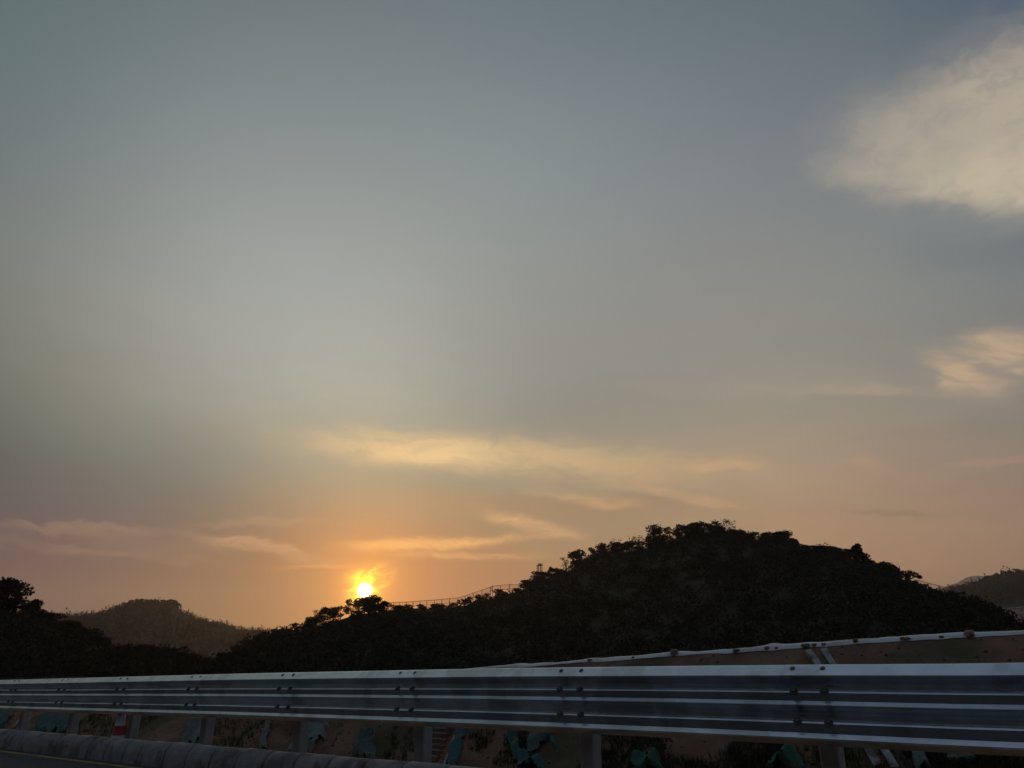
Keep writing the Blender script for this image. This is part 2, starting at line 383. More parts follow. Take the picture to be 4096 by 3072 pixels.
M['mount'] = material('far wooded slope', (0.07, 0.075, 0.06), (0.10, 0.10, 0.08), 0.95, scale=0.01)

# ------------------------------------------------------------------ object helpers


def mesh_np(name, verts, tris=None, quads=None, mat=None, smooth=False):
    verts = np.asarray(verts, dtype=np.float32).reshape(-1, 3)
    me = bpy.data.meshes.new(name)
    parts, starts, tot, npoly = [], [], 0, 0
    for F in (tris, quads):
        if F is None or len(F) == 0: continue
        F = np.asarray(F, dtype=np.int32)
        k = F.shape[1]
        parts.append(F.ravel()); starts.append(tot + np.arange(len(F), dtype=np.int32) * k)
        tot += F.size; npoly += len(F)
    me.vertices.add(len(verts)); me.vertices.foreach_set('co', verts.ravel())
    me.loops.add(tot); me.loops.foreach_set('vertex_index', np.concatenate(parts))
    me.polygons.add(npoly); me.polygons.foreach_set('loop_start', np.concatenate(starts))
    me.polygons.foreach_set('use_smooth', np.full(npoly, bool(smooth)))
    me.update(calc_edges=True)
    me.validate()
    if mat: me.materials.append(M[mat])
    return me


class MB:
    def __init__(self): self.v = []; self.q = []; self.t = []
    def grid(self, P):
        """P[i][j] -> points; quads between"""
        b = len(self.v); r, c = len(P), len(P[0])
        for row in P: self.v.extend(row)
        for i in range(r - 1):
            for j in range(c - 1):
                self.q.append((b + i * c + j, b + i * c + j + 1, b + (i + 1) * c + j + 1, b + (i + 1) * c + j))
        return b
    def tube(self, pts, rad, n=6, cap=True):
        rings = []
        pts = [Vector(p) for p in pts]
        if not isinstance(rad, (list, tuple)): rad = [rad] * len(pts)
        for i, p in enumerate(pts):
            d = (pts[min(i + 1, len(pts) - 1)] - pts[max(i - 1, 0)]).normalized()
            a = d.cross(Vector((0, 0, 1)) if abs(d.z) < 0.9 else Vector((1, 0, 0))).normalized()
            c = d.cross(a)
            b = len(self.v)
            for k in range(n):
                t = 2 * PI * k / n + PI / n
                self.v.append(tuple(p + a * math.cos(t) * rad[i] + c * math.sin(t) * rad[i]))
            rings.append(b)
        for r0, r1 in zip(rings, rings[1:]):
            for k in range(n):
                self.q.append((r0 + k, r0 + (k + 1) % n, r1 + (k + 1) % n, r1 + k))
        if cap:
            for r, p in ((rings[0], pts[0]), (rings[-1], pts[-1])):
                b = len(self.v); self.v.append(tuple(p))
                for k in range(n): self.t.append((r + k, r + (k + 1) % n, b))
    def box(self, c, ax, ay, az_):
        c = Vector(c); b = len(self.v)
        for k in (-1, 1):
            for j in (-1, 1):
                for i in (-1, 1):
                    self.v.append(tuple(c + Vector(ax) * i + Vector(ay) * j + Vector(az_) * k))
        for f in ((0, 2, 3, 1), (4, 5, 7, 6), (0, 1, 5, 4), (2, 6, 7, 3), (0, 4, 6, 2), (1, 3, 7, 5)):
            self.q.append(tuple(b + i for i in f))
    def mesh(self, name, mat, smooth=False):
        return mesh_np(name, self.v, self.t, self.q, mat, smooth)


def link(name, me, parent=None, loc=None, rz=None, sc=None):
    o = bpy.data.objects.new(name, me)
    COL.objects.link(o)
    if parent is not None: o.parent = parent
    if loc is not None: o.location = loc
    if rz is not None: o.rotation_euler[2] = rz
    if sc is not None: o.scale = sc
    return o


def tag(o, label=None, cat=None, group=None, kind=None):
    for k, v in (('label', label), ('category', cat), ('group', group), ('kind', kind)):
        if v: o[k] = v
    return o


# ------------------------------------------------------------------ road frame: s along the rail, o beyond it
U = Vector((-0.77072, 0.63717, 0))
N = Vector((0.63717, 0.77072, 0))
DIST = 5.767


def rp(s, o, z):
    return tuple(U * s + N * (DIST + o) + Vector((0, 0, z)))


def s_of(x, o=0.0):
    d = Vector(ray(x, 2800)); d.z = 0
    p = d * ((DIST + o) / d.dot(N))
    return p.dot(U)


# ------------------------------------------------------------------ ground, road, kerb
nR = 48
P = [[(math.cos(2 * PI * k / nR) * r, math.sin(2 * PI * k / nR) * r, -2.2) for k in range(nR + 1)] for r in (0.5, 30, 120, 500, 2000, 9000)]
mb = MB(); mb.grid(P)
tag(link('ground', mb.mesh('ground', 'land')), kind='structure')

mb = MB()
mb.grid([[rp(s, o, 0.0) for o in (-17, -14, -10, -6, -3, -1.2, -0.2)] for s in range(-60, 141, 4)])
tag(link('road', mb.mesh('road', 'asphalt')), kind='structure')
mb = MB()
mb.grid([[rp(s, o + 0.01 * math.sin(s * 0.7), 0.004) for o in (-0.56, -0.44)] for s in np.arange(-60, 140, 1.0)])
tag(link('edge_line', mb.mesh('edge_line', 'yellow')), kind='structure')

ADDED_PROFILE = [(-16.5, -0.02), (-18, 0.5), (-21, 4.0), (-26, 10.5), (-33, 16.0), (-48, 20.0), (-80, 23.0), (-120, 20.0), (-170, -3.0)]  # unseen slope behind the camera, added to block low sky light on the rail
mb = MB()
rows = []
for s in np.arange(-150, 171, 5.0):
    q = 1 + 0.22 * math.sin(s * 0.043 + 1.0) + 0.12 * math.sin(s * 0.11)
    rows.append([rp(s, o + (0.9 * math.sin(s * .31 + o) if o < -20 else 0), z * q if z > 1 else z) for o, z in ADDED_PROFILE])
mb.grid(rows)
tag(link('added_slope', mb.mesh('added_slope', 'hill', True)), kind='structure')

kerb_core = MB()
core = [(-0.255, -0.05), (-0.25, 0.10), (-0.20, 0.18), (-0.13, 0.215), (-0.04, 0.21), (-0.015, 0.17), (-0.01, -0.1)]
kerb_core.grid([[rp(s, o, z * 1.14) for o, z in core] for s in np.arange(-14, 60, 1.0)])
kerb = tag(link('kerb', kerb_core.mesh('kerb', 'mortar', True)), kind='structure')
prof = [(0.0, -0.1), (0.0, 0.16), (-0.012, 0.205), (-0.045, 0.232), (-0.09, 0.243), (-0.14, 0.238), (-0.19, 0.218), (-0.235, 0.175), (-0.265, 0.11), (-0.275, 0.0), (-0.278, -0.1)]
L = 0.505


def kerb_mesh(L):
    mb = MB()
    ends = [(-L / 2, 0.012), (-L / 2 + 0.015, 0.0), (0, 0), (L / 2 - 0.015, 0.0), (L / 2, 0.012)]
    rows = []
    for x, ins in ends:
        rows.append([(x, o + (ins if o < -0.14 else -ins * 0.5), z * 1.16 - (ins if z > 0.15 else 0)) for o, z in prof])
    b = mb.grid(rows)
    n = len(prof)
    for r in (0, len(ends) - 1):
        c = len(mb.v); mb.v.append((ends[r][0], -0.13, 0.05))
        for k in range(n - 1): mb.t.append((b + r * n + k, b + r * n + k + 1, c))
    return mb.mesh('kerb_stone', 'kerb', True)


km, kml = kerb_mesh(0.505), kerb_mesh(1.36)
RZ = math.atan2(U.y, U.x)
s = -7.0
while s < 48:
    long = s > 13.2
    pitch = 1.40 if long else 0.54
    o = link('kerb_stone', kml if long else km, kerb)
    c = rp(s + pitch / 2, 0, 0)
    # local +y of the stone points to -N when rotated by RZ, so flip with a half turn
    o.location = (c[0] + N.x * random.uniform(-.006, .006), c[1] + N.y * random.uniform(-.006, .006), random.uniform(-0.006, 0.006))
    o.rotation_euler = (random.uniform(-.012, .012), random.uniform(-.008, .008), RZ + PI + random.uniform(-.008, .008))
    s += pitch

# ------------------------------------------------------------------ guard rail
ZT_S = [-20, 0.8, 2.5, 4.9, 8.9, 17.0, 60]
ZT_Z = [0.14, 0.147, 0.166, 0.180, 0.183, 0.159, 0.150]


def ztop(s): return EYE + float(np.interp(s, ZT_S, ZT_Z))


H = 0.466
RAILP = [(0.010, -0.012), (0.0, 0.0), (-0.012, -0.012), (-0.078, -0.135), (-0.088, -0.152), (-0.089, -0.166), (-0.082, -0.180),
         (-0.030, -0.255), (-0.016, -0.280), (-0.010, -0.315), (-0.012, -0.345), (-0.0610, -0.370), (-0.0690, -0.3930), (-0.0625, -0.506),
         (-0.0640, -0.510), (-0.0820, -0.553), (-0.088, -0.563), (-0.083, -0.578), (-0.030, -0.662), (-0.016, -0.690), (-0.010, -0.728),
         (-0.012, -0.758), (-0.0610, -0.784), (-0.0690, -0.807), (-0.0620, -0.940), (-0.0635, -0.945), (-0.0815, -0.990), (-0.086, -1.002),
         (-0.078, -1.020), (-0.016, -1.085), (-0.004, -1.10)]
rail = bpy.data.objects.new('guardrail', None)
COL.objects.link(rail)
rail.location = rp(2.06, 0, 0)
tag(rail, 'silver three-wave steel guardrail on square posts along the road edge', 'guardrail')
RL = Vector(rail.location)


def loc(p): return tuple(Vector(p) - RL)


s0 = 2.06 - 2.02 * 4
k = 0
while s0 < 44:
    s1 = s0 + 4.04
    mb = MB()
    n = 5
    ss = [s0 - 0.17 + (s1 - s0 + 0.34) * i / (n - 1) for i in range(n)]
    lap = lambda q: -0.007 * (q - s0) / (s1 - s0)      # the far end lies over the next sheet
    front = [[loc(rp(q, o + lap(q), ztop(q) + z * H)) for o, z in RAILP] for q in ss]
    back = [[loc(rp(q, o + lap(q) + 0.004, ztop(q) + z * H - (0.004 if i > 1 else 0))) for i, (o, z) in enumerate(RAILP)] for q in ss]
    b0 = mb.grid(front); b1 = mb.grid([r for r in back])
    c = len(RAILP)
    for i in range(n - 1):
        for e in (0, c - 1):
            mb.q.append((b0 + i * c + e, b0 + (i + 1) * c + e, b1 + (i + 1) * c + e, b1 + i * c + e))
    for i in (0, n - 1):
        for j in range(c - 1):
            mb.q.append((b0 + i * c + j, b0 + i * c + j + 1, b1 + i * c + j + 1, b1 + i * c + j))
    me = mb.mesh('beam', 'galv')
    link('beam', me, rail)
    s0 = s1

# posts, spacer blocks and bolts, one set every two metres
mb = MB()
hw, rr = 0.068, 0.02
sec = []
for cx_, cy_, a0 in ((hw - rr, hw - rr, 0), (-hw + rr, hw - rr, 90), (-hw + rr, -hw + rr, 180), (hw - rr, -hw + rr, 270)):
    for t in (0, 45, 90):
        a = math.radians(a0 + t); sec.append((cx_ + rr * math.cos(a), cy_ + rr * math.sin(a)))
mb.grid([[(x, y, z) for x, y in sec + sec[:1]] for z in (-1.6, 0.93)])
b = len(mb.v); mb.v.append((0, 0, 0.935))
for i in range(12): mb.t.append((13 + i, 14 + i, b))
post_me = mb.mesh('post', 'post')
mb = MB()
mb.box((0, 0.075, 0), (0.095, 0, 0), (0, 0.068, 0), (0, 0, 0.16))
mb.box((0, 0.075, 0.185), (0.08, 0, 0), (0, 0.05, 0), (0, 0, 0.02))
block_me = mb.mesh('spacer_block', 'post')
mb = MB()
mb.tube([(0, 0, -0.004), (0, 0, 0.004)], 0.030, 12)
mb.tube([(0, 0, 0.004), (0, 0, 0.013), (0, 0, 0.017)], [0.020, 0.020, 0.013], 6)
bolt_me = mb.mesh('bolt', 'bolt')
mb = MB()
mb.tube([(0, 0, -0.004), (0, 0, 0.004)], 0.020, 10)
mb.tube([(0, 0, 0.004), (0, 0, 0.010)], [0.014, 0.010], 6)
bolt_small = mb.mesh('bolt', 'bolt')
for k in range(-4, 19):
    sp = 2.06 + 2.02 * k
    p = rp(sp, 0.215, 0)
    link('post', post_me, rail, loc((p[0], p[1], 0)), RZ)
    p = rp(sp, 0.0, ztop(sp) - 0.5 * H)
    link('spacer_block', block_me, rail, loc(p), RZ + PI)
    for dsx in (-0.105, 0.105):
        q = sp + dsx
        for o_, zf, tilt in ((-0.034, -0.060, 41), (-0.064, -0.374, 42), (-0.064, -0.788, 42)):
            b = link('bolt', bolt_me if zf < -0.1 else bolt_small, rail, loc(rp(q, o_ - 0.007, ztop(q) + zf * H)))
            b.rotation_euler = (math.radians(tilt + 6), 0, RZ + PI)   # faces the road, tipped up
            b.rotation_euler = (Vector(-N) * math.sin(math.radians(tilt)) + Vector((0, 0, 1)) * math.cos(math.radians(tilt))).to_track_quat('Z', 'Y').to_euler()

# ------------------------------------------------------------------ earth bank beyond the rail
B0, BZ, BK = 4.5, -1.6, 0.6     # foot of the bank (distance beyond rail, height) and its slope


def onbank(x, y):
    """(s, o) where the ray of a photo pixel meets the slope of the bank"""
    d = ray(x, y)
    dn = d[0] * N.x + d[1] * N.y
    du = d[0] * U.x + d[1] * U.y
    # EYE + t*dz = BZ + BK*(t*dn - DIST - B0)
    t = (EYE - BZ + BK * (DIST + B0)) / (BK * dn - d[2])
    return t * du, t * dn - DIST


def bz(o): return BZ + BK * (o - B0)


CREST = [(4096, 2531), (3892, 2545), (3700, 2554), (3418, 2571), (3287, 2582), (3100, 2596), (3000, 2603), (2850, 2612), (2700, 2619), (2560, 2631),
         (2360, 2644), (2200, 2660), (2000, 2671), (1880, 2678)]
cs = sorted(onbank(x, y) for x, y in CREST)
CS = [-26.0] + [c[0] for c in cs] + [cs[-1][0] + 8, 80.0]
CO = [cs[0][1] + 0.9] + [c[1] for c in cs] + [cs[-1][1] - 0.35, cs[-1][1] - 0.9]


def crest_o(s): return float(np.interp(s, CS, CO))


def vnoise(x, y, sc):
    """cheap value noise"""
    def h(i, j):
        v = math.sin(i * 127.1 + j * 311.7) * 43758.5453
        return v - math.floor(v)
    x, y = x * sc, y * sc
    i, j = math.floor(x), math.floor(y)
    f, g = x - i, y - j
    f, g = f * f * (3 - 2 * f), g * g * (3 - 2 * g)
    return (h(i, j) * (1 - f) + h(i + 1, j) * f) * (1 - g) + (h(i, j + 1) * (1 - f) + h(i + 1, j + 1) * f) * g


GULLY = [(onbank(*a), onbank(*b), w, d) for a, b, w, d in (((1195, 2868), (1105, 3030), .42, .42), ((1350, 2890), (1275, 3040), .16, .30), ((1565, 2945), (1520, 3060), .40, .38),
         ((805, 2870), (745, 2965), .22, .30), ((960, 2875), (905, 2990), .35, .28), ((1960, 2890), (1930, 3090), .55, .30), ((2260, 2900), (2240, 3090), .35, .25), ((2460, 2930), (2440, 3100), .5, .3))]


def gully(s, o):
    d = 0.0
    for (s1, o1), (s2, o2), w, dep in GULLY:
        ds, do = s2 - s1, o2 - o1
        t = ((s - s1) * ds + (o - o1) * do) / (ds * ds + do * do)
        if -0.3 < t < 1.4:
            q = math.hypot(s - s1 - ds * t, o - o1 - do * t) * (1 + .5 * (vnoise(s, o, 2.2) - .5))
            if q < 3 * w: d += dep * math.exp(-(q / w) ** 2) * min(1, (t + .3) * 3) * min(1, (1.4 - t) * 3)
    return -d


def rough(s, o):
    return rough0(s, o) + gully(s, o)


def rough0(s, o):
    return (vnoise(s, o, 0.9) - 0.5) * 0.16 + (vnoise(s + 9, o, 2.6) - 0.5) * 0.08 + (vnoise(s, o + 5, 6.0) - 0.5) * 0.04


rows = []
for s in np.concatenate([np.arange(-26, 22, 0.16), np.arange(22, 80, 0.6)]):
    co = crest_o(s)
    r = [rp(s, -0.02, 0.06), rp(s, 0.35, 0.02), rp(s, 0.9, -0.35), rp(s, 2.2, -1.1), rp(s, 3.6, -1.65), rp(s, B0, BZ)]
    for t in np.linspace(0, 1, 44)[1:]:
        o = B0 + (co - B0) * t
        r.append(rp(s, o, bz(o) + rough(s, o) * min(1, (1 - t) * 8) * 0.8))
    zc = bz(co)
    r += [rp(s, co + 0.5, zc - 0.02), rp(s, co + 2.5, zc - 0.25), rp(s, co + 9, zc - 0.9), rp(s, co + 25, min(zc - 1.6, -0.9)), rp(s, co + 60, -2.5)]
    rows.append(r)
mb = MB(); mb.grid(rows)
bank = tag(link('earth_bank', mb.mesh('earth_bank', 'soil', True)), kind='structure')


def surf(s, o, up=0.0):
    z = bz(o) + rough(s, o) * 0.8
    return rp(s, o - up * 0.5, z + up * 0.86)


# clods and crumbs of soil on the bank
V, T = [], []
ico = [(0, 0, 1), (.9, 0, .1), (0, .9, -.1), (-.9, 0, .1), (0, -.9, -.1), (0, 0, -1)]
icf = [(0, 1, 2), (0, 2, 3), (0, 3, 4), (0, 4, 1), (5, 2, 1), (5, 3, 2), (5, 4, 3), (5, 1, 4)]
for i in range(6000):
    s = random.uniform(-14, 22) if random.random() < .8 else random.uniform(22, 45)
    co = crest_o(s)
    o = random.uniform(B0 + 1, co - 0.1)
    r = random.choice((0.012, 0.016, 0.02, 0.025, 0.04)) * random.uniform(.6, 1.3)
    c = surf(s, o, r * 0.3); b = len(V)
    a = random.random() * 6.28
    for x, y, z in ico:
        x, y, z = x * random.uniform(.7, 1.2), y * random.uniform(.7, 1.2), z * random.uniform(.6, 1)
        V.append((c[0] + r * (x * math.cos(a) - y * math.sin(a)), c[1] + r * (x * math.sin(a) + y * math.cos(a)), c[2] + r * z))
    T += [(b + p, b + q, b + w) for p, q, w in icf]
tag(link('soil_clods', mesh_np('soil_clods', V, T, None, 'clod')), 'crumbs and clods of brown soil scattered over the bank', 'soil', kind='stuff')

# dry tufts of grass on the bank
V, T = [], []
for i in range(5200):
    s = random.uniform(-14, 30)
    co = crest_o(s)
    o = random.uniform(B0 + 0.8, co - 0.5)
    if vnoise(s, o, 0.45) < 0.52: continue
    c = surf(s, o, 0.0)
    for k in range(9):
        a = random.random() * 6.28; hgt = random.uniform(.05, .20); w = random.uniform(.008, .016); ln = random.uniform(.02, .12)
        b = len(V)
        px_, py_ = c[0] + random.uniform(-.06, .06), c[1] + random.uniform(-.06, .06)
        V += [(px_ - w * math.sin(a), py_ + w * math.cos(a), c[2] - .02), (px_ + w * math.sin(a), py_ - w * math.cos(a), c[2] - .02),
              (px_ + ln * math.cos(a), py_ + ln * math.sin(a), c[2] + hgt)]
        T.append((b, b + 1, b + 2))
tag(link('dry_grass', mesh_np('dry_grass', V, T, None, 'grass')), 'sparse dry olive grass growing over the brown bank', 'grass', kind='stuff')

# rank dark weeds on the damp foot of the bank towards the right
V, T = [], []
for i in range(2600):
    px_, py_ = random.uniform(1890, 4300), random.uniform(2860, 3120)
    s, o = onbank(px_, py_)
    if vnoise(s * 1.3, o, 1.1) < 0.40 or abs(px_ - 3420 - (py_ - 2850) * .6) < 120: continue
    c = surf(s, o)
    for k in range(10):
        a = random.random() * 6.28; hgt = random.uniform(.03, .15); w = random.uniform(.010, .026); ln = random.uniform(.03, .14)
        x_, y_ = c[0] + random.uniform(-.10, .10), c[1] + random.uniform(-.10, .10)
        b = len(V)
        V += [(x_ - w * math.sin(a), y_ + w * math.cos(a), c[2] - .03), (x_ + w * math.sin(a), y_ - w * math.cos(a), c[2] - .03),
              (x_ + ln * math.cos(a), y_ + ln * math.sin(a), c[2] + hgt)]
        T.append((b, b + 1, b + 2))
tag(link('weeds', mesh_np('weeds', V, T, None, 'leafdry')), 'low dark weeds over the lower right part of the bank', 'weeds', kind='stuff')

# white plastic film along the crest
rows = []
s_left, s_right = onbank(1830, 2682)[0], -14.0
for s in np.arange(s_right, s_left, 0.09):
    co = crest_o(s)
    fade = min(1.0, (s_left - s) / 2.0)
    w_ = 0.5 + 0.5 * vnoise(s, 3.3, 0.55)
    hb = (0.022 + 0.075 * w_ ** 1.5 * fade) * (0.55 + 0.9 * vnoise(s, 8.1, 1.9)) * (0.82 + 0.36 * vnoise(s, 5.5, 5.0)) * 0.85
    lo = 0.05 * (vnoise(s, 1.7, 1.3) - 0.3) + 0.035 * (vnoise(s, 2.2, 4.0) - .5)
    hb *= 1 + 0.45 * math.exp(-((s - onbank(3092, 2596)[0]) / 0.14) ** 2)
    zc = bz(co)
    r = [rp(s, co - 0.05 - lo, zc - 0.03 - lo * 0.6 + 0.015), rp(s, co - 0.01, zc + 0.012 + hb * 0.25), rp(s, co + 0.05, zc + hb * 0.72),
         rp(s, co + 0.14, zc + hb * 1.0), rp(s, co + 0.30, zc + hb * 0.82), rp(s, co + 0.55, zc + 0.03), rp(s, co + 0.7, zc - 0.03)]
    rows.append(r)
mb = MB(); mb.grid(rows)
tag(link('plastic_sheet', mb.mesh('plastic_sheet', 'sheet', True)), 'long rumpled white plastic film laid along the crest of the brown bank', 'plastic sheet')


def lump(name, mat, seed, sx, sy, sz):
    r = random.Random(seed)
    nu, nv = 10, 7
    V, Q = [], []
    for j in range(nv):
        th = PI * j / (nv - 1)
        for i in range(nu):
            ph = 2 * PI * i / nu
            k = 1 + r.uniform(-.22, .22) if 0 < j < nv - 1 else 1
            x, y, z = math.sin(th) * math.cos(ph), math.sin(th) * math.sin(ph), math.cos(th)
            f = lambda q: math.copysign(abs(q) ** 0.8, q)
            V.append((f(x) * sx * k, f(y) * sy * k, f(z) * sz * k))
    for j in range(nv - 1):
        for i in range(nu):
            Q.append((j * nu + i, j * nu + (i + 1) % nu, (j + 1) * nu + (i + 1) % nu, (j + 1) * nu + i))
    return mesh_np(name, V, None, Q, mat)


# stones and clods that weigh the film down, from left to right
STONES = [(2360, 2642, 30, 10, 'stone', 'small flat brown clod on the white film, leftmost of all'),
          (2534, 2629, 16, 8, 'clay_clod', 'tiny brown clod on the white film, second from the left'),
          (2697, 2617, 44, 26, 'block', 'upright tan block standing on the white film left of the drain'),
          (2948, 2602, 40, 12, 'stone', 'low brown clod on the white film between tan block and first ruffle'),
          (3071, 2594, 30, 14, 'stone', 'dark pointed clod left of the ruffled bit of white film'),
          (3108, 2592, 22, 8, 'stone', 'small dark clod right of the ruffled bit of white film'),
          (3225, 2584, 50, 14, 'stone', 'wide dark clod on the white film straight above the left drain wall'),
          (3260, 2578, 30, 12, 'stone', 'round grey stone lying on top of the swollen white film'),
          (3296, 2580, 28, 10, 'stone', 'brown clod on the white film straight above the right drain wall'),
          (3425, 2565, 24, 18, 'stone', 'small upright tan stone on the white film right of the drain'),
          (3622, 2556, 44, 12, 'stone', 'flat oval grey-brown stone lying across the white film'),
          (3768, 2543, 28, 8, 'stone', 'flat pale stone nearly sunk into the white film'),
          (3882, 2533, 50, 26, 'block', 'square tan block on the white film near the right edge')]
for i, (x, y, w, h, nm, lb) in enumerate(STONES):
    s, o = onbank(x, y + 4)
    co = crest_o(s)
    R = math.hypot(*rp(s, co, 0)[:2])
    wm, hm = w * R / 3563, h * R / 3563
    if nm == 'block':
        me = lump('tan_block', 'stone', i, wm * .40, wm * .36, hm * .55)
    else:
        me = lump('stone', 'clod' if i % 2 else 'stone', i, wm * .42, wm * .34, hm * .55)
    o_ = link('tan_block' if nm == 'block' else 'stone', me, None, rp(s, co - 0.02, bz(co) + hm * 0.35), random.random() * 3)
    tag(o_, lb, 'block' if nm == 'block' else 'stone', 'stones and blocks weighing down the white film')


# netting draped on the bank: corners given on the slope
def net(name, corners, mat, label, thick=0.05, nu=44, nv=30, ruff=0.07, torn=0.22, group='green nets pegged on the bank', seed=0, ragged=0.12, cat='net'):
    c = [onbank(x, y) for x, y in corners]     # tl, tr, br, bl
    top, rows = [], []
    for j in range(nv + 1):
        v = j / nv
        r = []
        for i in range(nu + 1):
            u = i / nu
            # ragged outline
            uu = u + ragged * (1 - 2 * u) * (vnoise(v * 7, seed + (0 if u < .5 else 5), 1.0)) * (1 if u in (0.0, 1.0) else 0)
            vv = v + ragged * (1 - 2 * v) * (vnoise(u * 7, seed + 9, 1.0)) * (1 if v in (0.0, 1.0) else 0)
            s = (c[0][0] * (1 - uu) + c[1][0] * uu) * (1 - vv) + (c[3][0] * (1 - uu) + c[2][0] * uu) * vv
            o = (c[0][1] * (1 - uu) + c[1][1] * uu) * (1 - vv) + (c[3][1] * (1 - uu) + c[2][1] * uu) * vv
            fold = abs(math.sin(s * 7.1 + o * 2.2 + seed + 3.0 * vnoise(s, o + seed, 1.8))) ** 3 + 0.6 * vnoise(s * 2, o * 2 + seed, 3.1)
            edge = min(1, min(u, 1 - u, v, 1 - v) * 7)
            r.append(surf(s, o, 0.012 + edge * (thick + ruff * (fold + vnoise(s + seed, o, 3.5)))))
        rows.append(r)
    mb = MB(); mb.grid(rows)
    keep = []
    for q, f in enumerate(mb.q):
        i, j = q % nu, q // nu
        u, v = (i + .5) / nu, (j + .5) / nv
        e = min(u, 1 - u, v, 1 - v)
        if e < torn * vnoise(u * nu * .16 + seed * 3, v * nv * .16, 1.6): continue
        if vnoise(i + seed, j, 0.17) > 0.86: continue
        keep.append(f)
    mb.q = keep
    return tag(link(name, mb.mesh(name, mat, True)), label, cat, group)


net('erosion_net', [(0, 2832), (70, 2832), (45, 2925), (-90, 2930)], 'net', 'dark green net at the far left edge below the rail', seed=1)
net('erosion_net', [(165, 2836), (345, 2842), (270, 2955), (120, 2945)], 'net', 'teal net patch right of the thin pale pole, left of the red cone', seed=2)
net('erosion_net', [(770, 2845), (850, 2850), (790, 3000), (700, 2998)], 'palenet', 'narrow grey-green net strip just left of the post beyond the red cone', seed=3, nu=18, torn=0.22)
net('erosion_net', [(1085, 2850), (1105, 2850), (1062, 3020), (1030, 3016)], 'palenet', 'thin grey net edge hanging left of the dark red hollow', seed=4, nu=18, torn=0.22)
net('erosion_net', [(1195, 2850), (1370, 2855), (1270, 3030), (1130, 3022)], 'palenet', 'wide grey-green net sheet right of the dark red hollow', seed=5)
net('erosion_net', [(1450, 2930), (1510, 2925), (1545, 3040), (1400, 3045)], 'net', 'green net scrap around a dark hole left of the steps', seed=6, ruff=0.09)
net('erosion_net', [(1852, 2885), (1880, 2885), (1830, 3085), (1775, 3085)], 'net', 'narrow teal net strip along the right side of the steps', seed=7, nu=18, torn=0.22, ragged=.02)
net('erosion_net', [(1820, 3052), (1890, 3055), (1960, 3100), (1800, 3100)], 'net', 'teal net fold at the foot of the steps', seed=8, nu=18, torn=0.22)
net('erosion_net', [(2018, 2915), (2070, 2912), (2115, 3060), (2065, 3060)], 'net', 'left arm of the torn teal net hanging in a Y shape', seed=9, nu=18, torn=0.22, ruff=.08)
net('erosion_net', [(2130, 2915), (2215, 2918), (2115, 3060), (2085, 3060)], 'net', 'right arm of the torn teal net hanging in a Y shape', seed=10, nu=18, torn=0.22, ruff=.08)
net('erosion_net', [(2195, 2925), (2218, 2925), (2250, 3010), (2235, 3010)], 'net', 'thin teal net strand right of the Y shaped net', seed=11, nu=18, torn=0.22)
net('erosion_net', [(2070, 3035), (2180, 3020), (2200, 3110), (2060, 3110)], 'net', 'crumpled teal net lump below the Y shaped net', seed=12, ruff=.12)
net('erosion_net', [(2545, 3040), (2650, 3030), (2680, 3110), (2510, 3110)], 'brightnet', 'green net mound between the two right-hand posts', seed=13, ruff=.14)
net('erosion_net', [(2400, 3058), (2432, 3058), (2440, 3100), (2395, 3100)], 'brightnet', 'small green net scrap left of the green mound', seed=14, nu=18, torn=0.22)
net('erosion_net', [(3110, 3055), (3210, 3045), (3270, 3110), (3050, 3110)], 'brightnet', 'bright green net mound beside the rightmost post', seed=15, ruff=.16)
net('erosion_net', [(3640, 3000), (3700, 3000), (3740, 3090), (3660, 3090)], 'palenet', 'dull green net patch right of the drain channel', seed=16, nu=18, torn=0.22)
net('erosion_net', [(3770, 3020), (3900, 3015), (3930, 3060), (3780, 3060)], 'palenet', 'faint green net scrap near the lower right corner', seed=17, nu=18, torn=0.22)


def strip(name, a, b, w, h, mat, label=None, cat=None, group=None, parent=None, dip=0.10, n=14):
    """raised bar on the slope from pixel a to pixel b"""
    (sa_, oa), (sb, ob) = onbank(*a), onbank(*b)
    d = Vector((sb - sa_, ob - oa)).normalized()
    pw = Vector((-d.y, d.x)) * w / 2
    rows = []
    for i in range(n + 1):
        t = i / n
        s, o = sa_ + (sb - sa_) * t, oa + (ob - oa) * t
        wk = 1 + 0.15 * (vnoise(s * 3, o, 2.0) - .5)
        rows.append([surf(s - pw.x * wk, o - pw.y * wk, -dip), surf(s - pw.x * wk, o - pw.y * wk, h), surf(s - pw.x * .7, o - pw.y * .7, h + .012),
                     surf(s + pw.x * .7, o + pw.y * .7, h + .012), surf(s + pw.x * wk, o + pw.y * wk, h), surf(s + pw.x * wk, o + pw.y * wk, -dip)])
    mb = MB(); b0 = mb.grid(rows)
    for i in (0, n): mb.q += [(b0 + i * 6, b0 + i * 6 + 1, b0 + i * 6 + 4, b0 + i * 6 + 5), (b0 + i * 6 + 1, b0 + i * 6 + 2, b0 + i * 6 + 3, b0 + i * 6 + 4)]
    o_ = link(name, mb.mesh(name, mat), parent)
    return tag(o_, label, cat, group)


drain = bpy.data.objects.new('drain_channel', None)
COL.objects.link(drain)
tag(drain, 'concrete drain channel of two pale side walls running down the bank', 'drain')
ds, do_ = onbank(3420, 2850)
drain.location = surf(ds, do_)
bpy.context.view_layer.update()


def reparent(o, p):
    o.parent = p
    o.matrix_parent_inverse = p.matrix_world.inverted()


